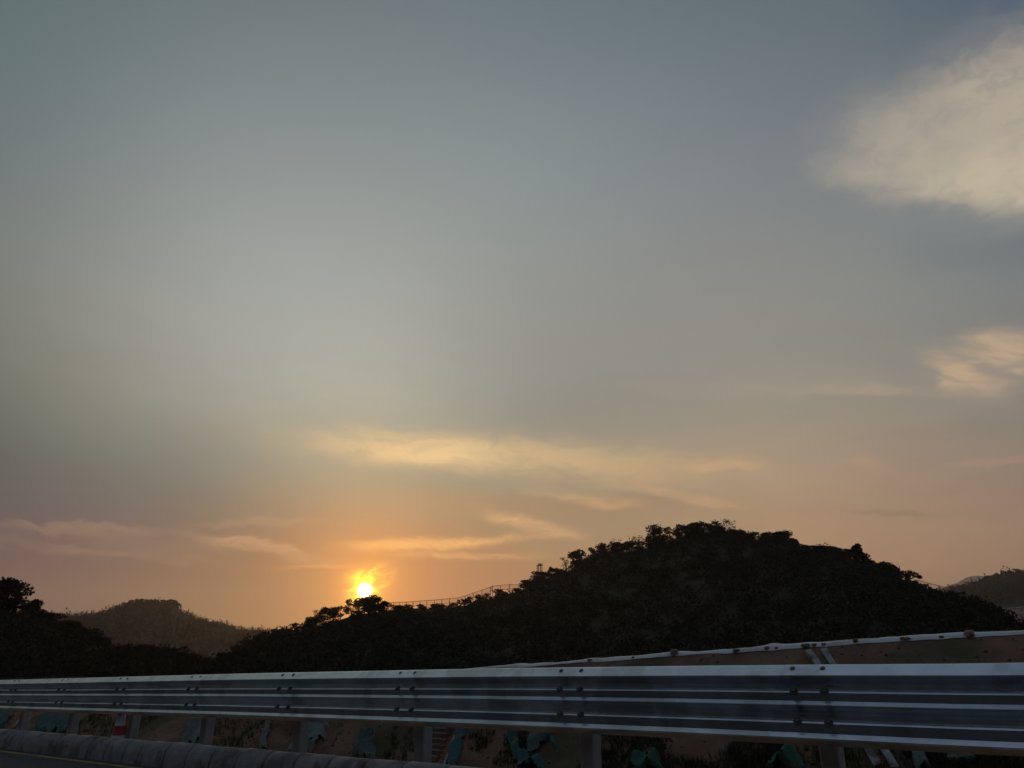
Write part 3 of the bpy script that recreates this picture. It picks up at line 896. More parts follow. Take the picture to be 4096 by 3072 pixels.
def chain(name, pts, w, h, mat, parent):
    c = [onbank(*p) for p in pts]
    rows = []
    for i, (s, o) in enumerate(c):
        a, b_ = c[max(0, i - 1)], c[min(len(c) - 1, i + 1)]
        d = Vector((b_[0] - a[0], b_[1] - a[1])).normalized(); pw = Vector((-d.y, d.x)) * w / 2
        rows.append([surf(s - pw.x, o - pw.y, -.1), surf(s - pw.x, o - pw.y, h), surf(s + pw.x, o + pw.y, h), surf(s + pw.x, o + pw.y, -.1)])
    mb = MB(); b0 = mb.grid(rows); e = b0 + (len(c) - 1) * 4
    mb.q += [(b0, b0 + 1, b0 + 2, b0 + 3), (e, e + 1, e + 2, e + 3)]
    o_ = link(name, mb.mesh(name, mat))
    if parent: reparent(o_, parent)
    return o_


def lerp_pts(a, b, n=9, bow=0):
    return [(a[0] + (b[0] - a[0]) * i / n + bow * math.sin(PI * i / n), a[1] + (b[1] - a[1]) * i / n) for i in range(n + 1)]


chain('side_wall', lerp_pts((3238, 2616), (3520, 3085), 14), 0.11, 0.10, 'concrete', drain)
chain('side_wall', lerp_pts((3300, 2614), (3588, 3085), 14), 0.11, 0.10, 'concrete', drain)
chain('channel_floor', lerp_pts((3269, 2615), (3554, 3085), 14), 0.26, 0.012, 'clay', drain)

# earth steps with concrete treads
steps = bpy.data.objects.new('steps', None)
COL.objects.link(steps)
ds, do_ = onbank(1790, 2990)
steps.location = surf(ds, do_)
bpy.context.view_layer.update()
tag(steps, 'narrow flight of brown earth steps down the bank between two posts', 'steps')
a, b_ = onbank(1800, 2880), onbank(1690, 3110)
for i in range(10):
    t = i / 10
    s, o = a[0] + (b_[0] - a[0]) * t, a[1] + (b_[1] - a[1]) * t
    run = abs(b_[1] - a[1]) / 10
    z = bz(o)
    mb = MB()
    c = Vector(rp(s, o - run / 2 + 0.02, z - 0.07 + random.uniform(-.01, .01)))
    mb.box(c, U * 0.27 * random.uniform(.9, 1.05), N * (run * 0.52), Vector((0, 0, 0.115)))
    st_ = link('step', mb.mesh('step', 'clay')); reparent(st_, steps)
    mb = MB()
    mb.box(c + Vector((0, 0, 0.125)) + N * (-run * 0.36) + U * random.uniform(-.04, .04), U * 0.22 * random.uniform(.6, 1.1), N * 0.03, Vector((0, 0, 0.012)))
    ed = link('tread_edge', mb.mesh('tread_edge', 'concrete')); reparent(ed, steps)
o_ = chain('side_board', lerp_pts((1853, 2884), (1772, 3100), 10), 0.035, 0.10, 'concrete', steps)

# thin pale poles lying on the slope at the far left
for a, b_, lb in (((100, 2855), (58, 2915), 'thin pale pole lying on the slope at the far left'),
                  ((88, 2895), (70, 2925), 'short pale stick beside the thin pole at the far left'),
                  ((795, 2882), (742, 2952), 'thin pale pole lying aslant on the bank right of the red cone')):
    (s1, o1), (s2, o2) = onbank(*a), onbank(*b_)
    mb = MB(); mb.tube([surf(s1, o1, .08), surf((s1 + s2) / 2, (o1 + o2) / 2, .07), surf(s2, o2, .06)], 0.035, 6)
    tag(link('pole', mb.mesh('pole', 'concrete')), lb, 'pole', 'poles lying on the bank')

# traffic cone behind the kerb
cs_, co_ = s_of(497, 0.03), 0.03
cone = bpy.data.objects.new('traffic_cone', None)
COL.objects.link(cone)
cone.location = rp(cs_, co_, 0.20)
cone.rotation_euler[2] = RZ
tag(cone, 'red and white traffic cone standing behind the kerb under the rail', 'traffic cone')
mb = MB(); mb.box((0, 0, 0.022), (0.125, 0, 0), (0, 0.125, 0), (0, 0, 0.022))
link('base', mb.mesh('base', 'rubber'), cone)


def frustum(name, z0, z1, mat):
    r = lambda z: 0.102 - 0.066 * (z / 0.52)
    mb = MB(); mb.tube([(0, 0, z0), (0, 0, z1)], [r(z0), r(z1)], 18)
    link(name, mb.mesh(name, mat, True), cone)


frustum('white_band', 0.046, 0.100, 'white')
frustum('red_band', 0.101, 0.225, 'red')
frustum('white_band', 0.226, 0.380, 'white')
frustum('red_band', 0.381, 0.470, 'red')
frustum('tip', 0.471, 0.540, 'white')

# ------------------------------------------------------------------ hills


def curve(pts):
    xs = [p[0] for p in pts]; ys = [p[1] for p in pts]; Rs = [p[2] for p in pts]
    return lambda x: (float(np.interp(x, xs, ys)), float(np.interp(x, xs, Rs)))


def loft(name, x0, x1, dxp, curves, sub, mat, jitter, back, label=None):
    """terrain through profile curves (front to ridge), then falling away behind the ridge"""
    grid = []
    for x in np.arange(x0, x1 + 1, dxp):
        pts = [at(x, *c(x)) for c in curves]
        col = []
        for (p, q), ns in zip(zip(pts, pts[1:]), sub):
            for i in range(ns):
                t = i / ns
                col.append([p[k] + (q[k] - p[k]) * t for k in range(3)])
        col.append(list(pts[-1]))
        top = pts[-1]; R = math.hypot(top[0], top[1])
        for f, dzb in ((0.4, 0.25), (1.0, 0.75), (1.6, 1.0)):
            k = (R + back * f) / R
            col.append([top[0] * k, top[1] * k, top[2] - (top[2] + 2.5) * dzb])
        for c in col:
            c[2] += (vnoise(c[0], c[1], 0.09) - .5) * jitter * 2 + (vnoise(c[0], c[1], 0.31) - .5) * jitter
        grid.append([tuple(c) for c in col])
    mb = MB(); mb.grid(grid)
    o = tag(link(name, mb.mesh(name, mat, True)), kind='structure')
    return o, np.array(grid)


RIDGE = [(860, 2740, 105), (925, 2675, 112), (955, 2620, 120), (1000, 2598, 130), (1051, 2572, 140), (1100, 2552, 148), (1160, 2544, 156), (1226, 2526, 162),
         (1301, 2498, 168), (1392, 2470, 174), (1437, 2458, 177), (1551, 2444, 182), (1650, 2436, 186), (1750, 2432, 189), (1850, 2422, 190),
         (1900, 2408, 191), (1960, 2396, 192), (2020, 2384, 193), (2080, 2370, 194), (2110, 2345, 195), (2150, 2322, 196), (2200, 2314, 197),
         (2250, 2296, 198), (2300, 2274, 199), (2350, 2254, 200), (2400, 2236, 200), (2500, 2218, 200), (2600, 2194, 200), (2660, 2168, 200),
         (2750, 2150, 200), (2850, 2128, 199), (2900, 2140, 198), (3000, 2156, 196), (3140, 2156, 192), (3183, 2190, 190), (3223, 2206, 188),
         (3327, 2208, 184), (3390, 2220, 180), (3425, 2246, 178), (3471, 2268, 175), (3545, 2280, 170), (3595, 2312, 166), (3640, 2344, 160),
         (3730, 2376, 150), (3780, 2390, 142), (3842, 2420, 130), (3892, 2438, 120), (3932, 2456, 112), (3991, 2502, 98), (4030, 2540, 88),
         (4070, 2590, 78), (4160, 2700, 66)]
ridge = curve(RIDGE)
base_c = curve([(860, 2800, 70), (2000, 2790, 62), (3000, 2780, 56), (4160, 2770, 46)])


def mid_c(f, g):
    def fn(x):
        (y0, r0), (y1, r1) = base_c(x), ridge(x)
        return y0 + (y1 - y0) * f, r0 + (r1 - r0) * g
    return fn


main_hill, GM = loft('main_hill', 860, 4160, 11, [base_c, mid_c(.35, .22), mid_c(.72, .55), mid_c(.93, .84), ridge], [8, 10, 10, 8], 'hill', 0.35, 70)

NRIDGE = [(-700, 2380, 95), (-300, 2420, 92), (0, 2466, 90), (142, 2472, 90), (226, 2486, 89), (263, 2514, 88), (342, 2540, 86), (394, 2570, 85),
          (426, 2612, 84), (460, 2622, 83), (560, 2616, 82), (640, 2622, 81), (700, 2640, 80), (800, 2652, 79), (900, 2654, 78), (960, 2672, 77), (1060, 2740, 74)]
nridge = curve(NRIDGE)
nbase = curve([(-700, 2790, 52), (1060, 2790, 52)])
near_hill, GN = loft('near_hill', -700, 1060, 14, [nbase, lambda x: (0.45 * nbase(x)[0] + 0.55 * nridge(x)[0], 65), nridge], [8, 10], 'hill', 0.35, 30)

BRIDGE = [(-500, 2440, 960), (100, 2455, 930), (226, 2462, 915), (294, 2462, 907), (357, 2458, 900), (415, 2450, 900), (462, 2438, 900), (489, 2428, 900), (526, 2416, 900),
          (557, 2411, 900), (625, 2414, 900), (683, 2416, 900), (707, 2424, 900), (712, 2434, 900), (757, 2458, 900), (778, 2469, 900), (820, 2484, 900), (888, 2498, 907),
          (946, 2513, 915), (999, 2522, 922), (1098, 2530, 930), (1300, 2545, 960), (1600, 2580, 990)]
bridge_ = curve(BRIDGE)
bbase = curve([(-500, 2700, 420), (1600, 2700, 420)])
back_hill, GB = loft('back_hill', -500, 1600, 14, [bbase, lambda x: (0.4 * bbase(x)[0] + 0.6 * bridge_(x)[0], 630), bridge_], [8, 12], 'hill', 1.2, 200)

RRIDGE = [(3560, 2480, 1131), (3700, 2420, 1131), (3780, 2380, 1131), (3812, 2366, 1119), (3867, 2360, 1108), (3917, 2342, 1098), (3966, 2328, 1087), (4016, 2308, 1087), (4060, 2300, 1087),
          (4096, 2302, 1087), (4200, 2290, 1087), (4400, 2320, 1087), (4800, 2480, 1087)]
rridge = curve(RRIDGE)
rfoot = curve([(3560, 2470, 700), (3960, 2441, 700), (4096, 2431, 700), (4800, 2400, 700)])
rbase = curve([(3560, 2640, 320), (4800, 2600, 320)])
right_hill, GR = loft('right_hill', 3560, 4800, 14, [rfoot, lambda x: (0.5 * (rfoot(x)[0] + rridge(x)[0]), 880), rridge], [8, 8], 'hill', 1.0, 150)
foot_hill, GF = loft('foot_slope', 3560, 4800, 18, [rbase, lambda x: (rfoot(x)[0] + 1, 699)], [10], 'soil', 0.3, 12)
mb = MB()
mb.grid([[at(x, rfoot(x)[0] - 1.5 + math.sin(x * .05), 698.4), at(x, rfoot(x)[0] - 5.0, 699.2), at(x, rfoot(x)[0] - 5.4, 702), at(x, rfoot(x)[0] + 2, 702)] for x in range(3920, 4800, 20)])
tag(link('hill_track', mb.mesh('hill_track', 'concrete')), kind='structure')

mr = curve([(3300, 2420, 5600), (3600, 2395, 5600), (3773, 2349, 5600), (3800, 2341, 5600), (3818, 2337, 5600), (3842, 2322, 5600), (3862, 2312, 5600), (3882, 2306, 5600), (3912, 2301, 5600),
            (3928, 2304, 5600), (3941, 2307, 5600), (3952, 2302, 5600), (3970, 2299, 5600), (4000, 2300, 5600), (4040, 2310, 5600), (4100, 2330, 5600), (4400, 2420, 5600)])
mbase = curve([(3300, 2700, 4600), (4400, 2700, 4600)])
loft('far_mountain', 3300, 4400, 9, [mbase, mr], [10], 'mount', 2.0, 500)

# ------------------------------------------------------------------ vegetation


def leaves(c, r, n, size, rg, flat=1.0, shell=0.6):
    """n leaf-clump triangles round centre c within radius r"""
    d = rg.normal(size=(n, 3)); d /= np.linalg.norm(d, axis=1)[:, None]
    rad = (shell + (1 - shell) * rg.random(n)) ** 0.7
    p = np.asarray(c) + d * rad[:, None] * np.asarray(r) * np.array([1, 1, flat])
    a = rg.normal(size=(n, 3)); a /= np.linalg.norm(a, axis=1)[:, None]
    b = np.cross(a, rg.normal(size=(n, 3))); b /= np.linalg.norm(b, axis=1)[:, None]
    sz = size * (0.6 + 0.8 * rg.random(n))[:, None]
    return np.stack([p - a * sz * .6, p + a * sz * .6, p + b * sz * 1.1], axis=1).reshape(-1, 3)


def tri_idx(nv): return np.arange(nv, dtype=np.int32).reshape(-1, 3)


KINDS = {
    'broad': dict(clumps=14, leaves=150, size=.055, cr=.23, mat='leaf', zlo=.26),
    'dome': dict(clumps=16, leaves=150, size=.050, cr=.20, mat='leaf', zlo=.22),
    'airy': dict(clumps=15, leaves=60, size=.050, cr=.15, mat='leaf', zlo=.32),
    'feather': dict(clumps=13, leaves=15, size=.038, cr=.12, mat='leafdry', zlo=.40),
    'column': dict(clumps=12, leaves=110, size=.075, cr=.22, mat='leaf', zlo=.12),
    'bush': dict(clumps=10, leaves=110, size=.07, cr=.24, mat='leaf', zlo=.10),
}


def tree_mesh(kind, seed):
    rg = np.random.default_rng(seed); rd = random.Random(seed)
    K = KINDS[kind]
    tb = MB()
    fork = K['zlo'] * 0.8
    lean = rd.uniform(-.04, .04)
    tb.tube([(0, 0, -0.15), (lean * .5, 0, fork * .6), (lean, 0, fork)], [.030, .024, .020], 6)
    V = []
    for i in range(K['clumps']):
        if kind == 'column':
            z = K['zlo'] + (0.95 - K['zlo']) * i / (K['clumps'] - 1)
            w = 0.26 * (1 - z) ** .5 + .06
            c = np.array([rd.uniform(-w, w) * .6, rd.uniform(-w, w) * .6, z])
            cr = w * .9
        else:
            a = rd.uniform(0, 6.283); q = rd.random() ** .5
            z = K['zlo'] + (0.90 - K['zlo']) * rd.random()
            prof = math.sqrt(max(0.05, 1 - ((z - .5) / .52) ** 2)) if kind != 'bush' else math.sqrt(max(.05, 1 - (z / 1.0) ** 2))
            c = np.array([math.cos(a) * q * .37 * prof, math.sin(a) * q * .37 * prof, z])
            cr = K['cr'] * rd.uniform(.7, 1.15)
        V.append(leaves(c, cr, K['leaves'], K['size'], rg, .8, .45))
        m_ = (lean + (c[0] - lean) * .4 + rd.uniform(-.03, .03), c[1] * .4, fork + (c[2] - fork) * .55)
        tb.tube([(lean, 0, fork * rd.uniform(.7, 1)), m_, tuple(c)], [.013, .009, .004], 4, False)
        if kind in ('feather', 'airy'):
            for k in range(4):
                e = c + rg.normal(size=3) * cr * .8
                tb.tube([tuple(c), tuple(e)], [.0045, .002], 3, False)
    V = np.concatenate(V)
    V[:, 2] = np.maximum(V[:, 2], -0.05)
    V[:, 2] *= 1.0 / V[:, 2].max()
    w = np.percentile(np.abs(V[:, 0]), 99)
    V[:, :2] *= 0.5 / w
    cm = mesh_np('crown', V, tri_idx(len(V)), None, K['mat'])
    return tb.mesh('trunk', 'bark'), cm


PROTO = {k: [tree_mesh(k, 100 + 17 * i + len(k)) for i in range(3)] for k in KINDS}
tcount = 0


def tree(x, ytop, ybase, wpx, kind, label, rc=ridge, name=None, dR=-1.0, group=None, cat='tree', tilt=0.0):
    global tcount
    tcount += 1
    R = rc(x)[1] + dR
    b, t = at(x, ybase, R), at(x, ytop, R)
    w = 1.22 * wpx * R / F_PX
    hgt = t[2] - b[2]
    tm, cm = PROTO[kind][tcount % 3]
    o = bpy.data.objects.new(name or 'tree', None)
    COL.objects.link(o)
    o.location = b
    o.rotation_euler = (0, tilt, random.choice((0.0, PI)) + random.uniform(-.6, .6))
    o.scale = (w, w * .95, hgt)
    link('trunk', tm, o); link('crown', cm, o)
    return tag(o, label, cat, group)


# skyline trees, left to right
g1 = 'trees on the left shoulder of the hill below the sun'
g2 = 'trees climbing the skyline of the big hill'
tree(1112, 2512, 2560, 60, 'bush', 'low rounded shrub at the left foot of the hill skyline', group=g1, name='shrub', cat='shrub')
tree(1062, 2524, 2580, 55, 'bush', 'leftmost low shrub where the big hill meets the valley', group=g1, name='shrub', cat='shrub')
tree(1192, 2488, 2545, 78, 'airy', 'wide low tree with pierced crown, leftmost tree on the hill shoulder', group=g1)
tree(1246, 2464, 2530, 52, 'broad', 'dense narrow tree left of the tall pierced one', group=g1)
tree(1264, 2436, 2512, 44, 'feather', 'feathery half-bare tree leaning out over its neighbour', group=g1)
tree(1294, 2424, 2500, 48, 'broad', 'tall dense round-crowned tree in the left tree clump', group=g1)
tree(1330, 2426, 2492, 36, 'broad', 'narrow tree with dark crown just right of the tall round one', group=g1)
tree(1362, 2421, 2482, 54, 'airy', 'open tree with visible trunks halfway to the sun', group=g1)
tree(1405, 2391, 2468, 50, 'airy', 'tall open tree immediately left of the sun', group=g1)
tree(1458, 2386, 2462, 72, 'broad', 'dense tree standing straight under the sun disc', group=g1)
tree(1500, 2378, 2460, 66, 'broad', 'broad tree at the lower right of the sun, tallest of the shoulder', group=g1)
tree(1534, 2400, 2460, 44, 'broad', 'tree at the left end of the hilltop fence', group=g1)
g3 = 'bushes in front of the hilltop fence'
for x, yt, w, lb in ((1585, 2418, 54, 'round bush under the left end of the hilltop fence'),
                     (1625, 2416, 48, 'second bush from the left along the fence foot'),
                     (1688, 2416, 48, 'bush right of the first tall fence post'),
                     (1760, 2414, 74, 'widest dark bush along the level part of the fence'),
                     (1826, 2411, 58, 'bush just right of the second tall fence post'),
                     (1872, 2384, 36, 'upright bush where the fence begins to climb'),
                     (1918, 2376, 34, 'small bush halfway up the climbing fence'),
                     (1952, 2371, 36, 'bush left of the doubled fence posts'),
                     (2004, 2355, 62, 'large round bush right of the doubled fence posts'),
                     (2064, 2350, 44, 'bush at the right end of the hilltop fence')):
    tree(x, yt, ridge(x)[0] + 14, w, 'bush', lb, group=g3, name='bush', dR=-3.0, cat='bush')
tree(1842, 2393, 2428, 34, 'airy', 'thin leafy sapling in front of the fence below its bend', group=g3, name='sapling', dR=-2.5)
tree(2116, 2318, 2362, 66, 'dome', 'dome of dark foliage where the fence disappears', group=g2)
tree(2155, 2284, 2335, 66, 'dome', 'rounded dark tree at the foot of the lattice mast', group=g2)
tree(2186, 2280, 2325, 24, 'feather', 'thin twiggy tree just right of the lattice mast', group=g2)
tree(2203, 2264, 2318, 22, 'broad', 'small upright tuft of a tree right of the mast', group=g2)
tree(2232, 2270, 2310, 40, 'bush', 'low dark shrub between mast and feathery tree', group=g2, name='shrub', cat='shrub')
tree(2266, 2226, 2300, 54, 'feather', 'feathery bare-branched tree at the start of the climbing tree row', group=g2)
tree(2312, 2196, 2285, 66, 'broad', 'dense tree first in the climbing tree row', group=g2)
tree(2362, 2187, 2270, 56, 'airy', 'open-crowned tree second in the climbing row', group=g2)
tree(2410, 2168, 2255, 60, 'broad', 'dense tall tree third in the climbing row', group=g2)
tree(2462, 2166, 2240, 66, 'broad', 'dense rounded tree with a bare top fourth in the climbing row', group=g2)
tree(2466, 2154, 2230, 44, 'feather', 'bare twigs rising over the fourth tree of the climbing row', group=g2, dR=2)
tree(2544, 2160, 2235, 100, 'dome', 'wide round-topped tree before the bright gap in the row', group=g2)
tree(2548, 2136, 2225, 76, 'feather', 'sparse twiggy tree rising behind the wide round-topped one', group=g2, dR=3)
tree(2592, 2150, 2212, 36, 'feather', 'thin see-through tree in the bright gap of the row', group=g2)
tree(2632, 2097, 2200, 74, 'broad', 'tall dense tree right of the bright gap', group=g2)
tree(2690, 2103, 2180, 62, 'airy', 'open tree between the tall dense one and the summit', group=g2)
tree(2731, 2094, 2170, 40, 'broad', 'small-headed tree left of the summit dome', group=g2)
tree(2774, 2088, 2165, 62, 'dome', 'dark tree on the left flank of the summit dome', group=g2)
tree(2824, 2082, 2160, 116, 'dome', 'great dark dome of a tree on the summit of the hill', group=g2)
tree(2886, 2074, 2150, 70, 'feather', 'bare twiggy tree standing out right of the summit dome', group=g2, dR=3)
tree(2925, 2078, 2160, 48, 'feather', 'second bare twiggy tree right of the summit dome', group=g2, dR=3)
tree(2878, 2102, 2165, 60, 'dome', 'dark rounded tree under the bare twigs right of the summit', group=g2)
tree(2948, 2114, 2175, 66, 'broad', 'dense tree where the skyline drops right of the summit', group=g2)
tree(3026, 2126, 2180, 80, 'dome', 'low rounded tree at the left of the level crest', group=g2)
tree(3092, 2124, 2178, 74, 'dome', 'rounded tree in the middle of the level crest', group=g2)
tree(3136, 2122, 2180, 56, 'broad', 'dense tree at the right end of the level crest', group=g2)
tree(3168, 2150, 2200, 44, 'dome', 'small rounded tree on the step below the level crest', group=g2)
for x, yt, w, lb in ((3215, 2176, 50, 'low tree at the left end of the long even hedge line'), (3258, 2181, 56, 'second low tree of the long even hedge line'),
                     (3306, 2182, 56, 'third low tree of the long even hedge line'), (3352, 2186, 54, 'fourth low tree of the long even hedge line'),
                     (3392, 2194, 46, 'low tree left of the lone column tree')):
    tree(x, yt, ridge(x)[0] + 14, w, 'dome', lb, group=g2)
tree(3440, 2172, 2262, 54, 'column', 'lone upright column tree standing clear on the right slope', group=g2, name='column_tree')
tree(3462, 2208, 2275, 22, 'column', 'short companion shoot at the right of the lone column tree', group=g2, name='column_tree')
for x, yt, w, lb in ((3500, 2240, 52, 'rounded low tree right of the lone column tree'), (3545, 2245, 50, 'second low tree below the lone column tree'),
                     (3582, 2266, 44, 'low tree left of the overhanging flat-topped tree')):
    tree(x, yt, ridge(x)[0] + 14, w, 'dome', lb, group=g2)
# the overhanging flat-topped tree
R = ridge(3635)[1]
b = Vector(at(3637, 2338, R))
o = bpy.data.objects.new('flat_topped_tree', None); COL.objects.link(o); o.location = b
k = R / (F_PX * 1.04)
tb = MB()
tb.tube([(0, 0, -.5), (0.05, 0, 8 * k), (0.0, 0, 22 * k)], [.22, .17, .14], 7)
rg = np.random.default_rng(5); V = []
for cx_, cz_, cr in ((-36, 30, 17), (-18, 36, 17), (2, 38, 17), (18, 40, 16), (32, 34, 13), (40, 26, 9), (-6, 28, 12), (-40, 20, 14)):
    c = (cx_ * k, rg.uniform(-8, 8) * k, cz_ * k)
    V.append(leaves(c, cr * k, 190, 3.4 * k, rg, .75, .3))
    tb.tube([(0, 0, 16 * k), (c[0] * .5, c[1] * .5, 24 * k), c], [.10, .07, .03], 5, False)
V = np.concatenate(V)
link('trunk', tb.mesh('trunk', 'bark'), o); link('crown', mesh_np('crown', V, tri_idx(len(V)), None, 'leaf'), o)
tag(o, 'flat-topped tree overhanging the right slope with sky under its crown', 'tree', g2)
for x, yt, w, lb in ((3668, 2322, 50, 'shrub below the flat-topped tree, beside its trunk'), (3706, 2334, 50, 'shrub at the left end of the short fence on the right slope'),
                     (3745, 2358, 40, 'shrub under the first post of the short right fence'), (3790, 2366, 60, 'shrub at the right end of the short right fence'),
                     (3842, 2396, 56, 'shrub on the falling edge left of the far hillside'), (3892, 2412, 54, 'second shrub on the falling edge towards the right'),
                     (3936, 2430, 50, 'third shrub on the falling edge towards the right'), (3985, 2474, 50, 'lowest shrub on the falling edge near the brown far slope')):
    tree(x, yt, ridge(x)[0] + 16, w, 'bush', lb, group='shrubs on the right edge of the big hill', name='shrub', cat='shrub')
# left foreground trees
gl = 'trees on the dark slope at the left edge'
tree(2, 2300, 2480, 108, 'broad', 'tall dark tree cut by the left edge of the view', rc=nridge, group=gl)
tree(-70, 2330, 2480, 140, 'broad', 'dark tree mostly outside the left edge of the view', rc=nridge, group=gl)
tree(60, 2386, 2490, 120, 'dome', 'dark rounded tree under the tall one at the left edge', rc=nridge, group=gl)
tree(118, 2392, 2490, 66, 'dome', 'rounded tree sticking out right of the tall left-edge tree', rc=nridge, group=gl)
for x, yt, w, lb in ((190, 2444, 90, 'low rounded tree first along the falling left slope'), (262, 2478, 80, 'second low tree along the falling left slope'),
                     (340, 2508, 80, 'third low tree along the falling left slope'), (398, 2544, 60, 'low tree where the left slope steepens'),
                     (470, 2584, 90, 'low tree at the valley floor below the left slope'), (550, 2574, 100, 'broad bushy tree in the valley before the hazy hill'),
                     (640, 2586, 90, 'bushy tree right of the broad valley tree'), (780, 2612, 90, 'low bushy tree in the middle of the valley'),
                     (895, 2606, 62, 'upright bushy tree left of the big hill foot')):
    tree(x, yt, nridge(x)[0] + 22, w, 'dome', lb, rc=nridge, group='low trees along the left slope and valley')
for x, yt, w, lb in ((968, 2580, 62, 'shrub at the very foot of the big hill on its left'), (1012, 2556, 60, 'shrub second from the left foot of the big hill')):
    tree(x, yt, ridge(x)[0] + 18, w, 'bush', lb, group=g1, name='shrub', cat='shrub')


def shrub_tpl(rg, n, kind):
    V = []
    if kind == 'round':
        for c in range(5):
            a = rg.random() * 6.28
            V.append(leaves((math.cos(a) * .4, math.sin(a) * .4, .35 + .35 * rg.random()), .5, n // 5, .15, rg, .85, .3))
    else:   # spire: small conifers far away
        for j in range(6):
            z = .15 + .8 * j / 5
            V.append(leaves((0, 0, z), .34 * (1.05 - z), n // 6, .14, rg, 1, .2))
    return np.concatenate(V)


def pxof(p):
    x, y, z = p[0], p[1], p[2] - EYE
    dep = y * math.cos(PITCH) + z * math.sin(PITCH)
    up = -y * math.sin(PITCH) + z * math.cos(PITCH)
    return 2048 + F_PX * x / dep, 1536 - F_PX * up / dep


def clear_line(p, rg):
    x, y = pxof(p)
    d = y - ridge(x)[0]
    if 1540 < x < 2110: return d < 16
    if 3590 < x < 3850: return d < 14
    if 3405 < x < 3480: return d < 14
    if 1150 < x < 1540: return d < 12
    return False


def cover(name, label, G, count, smin, smax, ridge_bias, jmin, jmax, mat, kinds=('round',), n=60, ridge_extra=0, seed=1, hmul=1.0, thin=None):
    rg = np.random.default_rng(seed)
    tpl = [shrub_tpl(rg, n, k) for k in kinds for _ in range(4)]
    out_ = []
    ni, nj = G.shape[0], G.shape[1]
    tot = count + ridge_extra
    for q in range(tot):
        i = rg.random() * (ni - 1.001)
        if q < count:
            j = jmin + (jmax - jmin) * rg.random() ** ridge_bias
        else:
            j = jmax - 1.5 * rg.random() + .6
        a, b_ = int(i), int(j); f, g = i - a, j - b_
        b_ = min(b_, nj - 2)
        p = (G[a, b_] * (1 - f) + G[a + 1, b_] * f) * (1 - g) + (G[a, b_ + 1] * (1 - f) + G[a + 1, b_ + 1] * f) * g
        if thin is not None and thin(p, rg): continue
        s = smin + (smax - smin) * rg.random() ** 2
        if q >= count: s *= .75
        t = tpl[rg.integers(len(tpl))]
        an = rg.random() * 6.28
        c, sn = math.cos(an), math.sin(an)
        v = t * s * np.array([1, 1, (.7 + .5 * rg.random()) * hmul])
        out_.append(np.stack([v[:, 0] * c - v[:, 1] * sn, v[:, 0] * sn + v[:, 1] * c, v[:, 2]], 1) + p + np.array([0, 0, -.15 * s]))
    V = np.concatenate(out_)
    return tag(link(name, mesh_np(name, V, tri_idx(len(V)), None, mat)), label, 'thicket', kind='stuff')


nj = GM.shape[1]
cover('hill_thicket', 'dense dark scrub covering the whole side of the big hill', GM, 5200, .9, 2.3, .75, 2, nj - 4.2, 'leaf', n=60, ridge_extra=420, seed=3, thin=clear_line)
cover('slope_thicket', 'dark scrub covering the near slope at the left', GN, 1500, .5, 1.3, .8, 2, GN.shape[1] - 4.2, 'leaf', n=60, ridge_extra=160, seed=4)
cover('far_woodland', 'hazy woodland over the rounded hill at the left', GB, 3600, 2.7, 6.0, .7, 2, GB.shape[1] - 4.2, 'leaf', ('round', 'round', 'spire'), n=36, ridge_extra=420, seed=5, hmul=1.2)
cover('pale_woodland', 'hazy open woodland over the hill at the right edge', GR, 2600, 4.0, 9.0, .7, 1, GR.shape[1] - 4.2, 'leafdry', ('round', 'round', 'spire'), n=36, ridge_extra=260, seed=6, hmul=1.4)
cover('foot_scrub', 'patchy scrub on the brown slope below the right hill', GF, 130, 1.4, 3.2, 1, 3, GF.shape[1] - 5, 'leaf', n=50, seed=8)
# a few taller pale trees break the outline of the right hill and the hazy left hill
gr = 'thin trees on the ridge of the right hill'
for i, (x, yt, w) in enumerate(((3830, 2338, 34), (3868, 2334, 30), (3905, 2322, 34), (3936, 2312, 32), (3968, 2300, 34), (4000, 2290, 34), (4034, 2280, 36), (4066, 2273, 36), (4092, 2280, 34))):
    o = tree(x, yt, rridge(x)[0] + 12, w, 'airy', 'thin open tree on the hazy ridge at the right edge, ' + ('first', 'second', 'third', 'fourth', 'fifth', 'sixth', 'seventh', 'eighth', 'last')[i] + ' from the left', rc=rridge, group=gr, dR=-3)
gb = 'trees on the top of the hazy left hill'
for i, (x, yt, w) in enumerate(((470, 2420, 24), (500, 2408, 26), (528, 2398, 28), (556, 2393, 28), (590, 2396, 28), (625, 2397, 26), (656, 2397, 26), (688, 2396, 30), (704, 2402, 22))):
    tree(x, yt, bridge_(x)[0] + 10, w, 'dome', 'small tree on the flat top of the hazy left hill, ' + ('first', 'second', 'third', 'fourth', 'fifth', 'sixth', 'seventh', 'eighth', 'last')[i] + ' from the left', rc=bridge_, group=gb, dR=-4)

# ------------------------------------------------------------------ hilltop fence
fence = bpy.data.objects.new('hilltop_fence', None)
COL.objects.link(fence)
FP = [(1552, 2412), (1575, 2410.5), (1599, 2409), (1625, 2408), (1652, 2406), (1680, 2404), (1708, 2402), (1738, 2400), (1767, 2397), (1799, 2394), (1830, 2392),
      (1860, 2383), (1893, 2372), (1928, 2360), (1962, 2348), (1970, 2344), (2002, 2341), (2038, 2338), (2074, 2340), (2108, 2340)]
MAJOR = {1652, 1799, 1893, 1962, 1970, 2038}
fpts = []
for x, y in FP:
    R = ridge(x)[1] + 1.5
    fpts.append((Vector(at(x, y, R)), R, x))
fence.location = fpts[0][0] - Vector((0, 0, 2))
FL = Vector(fence.location)
tag(fence, 'thin wire mesh fence with posts running along the hill crest right of the sun', 'fence')


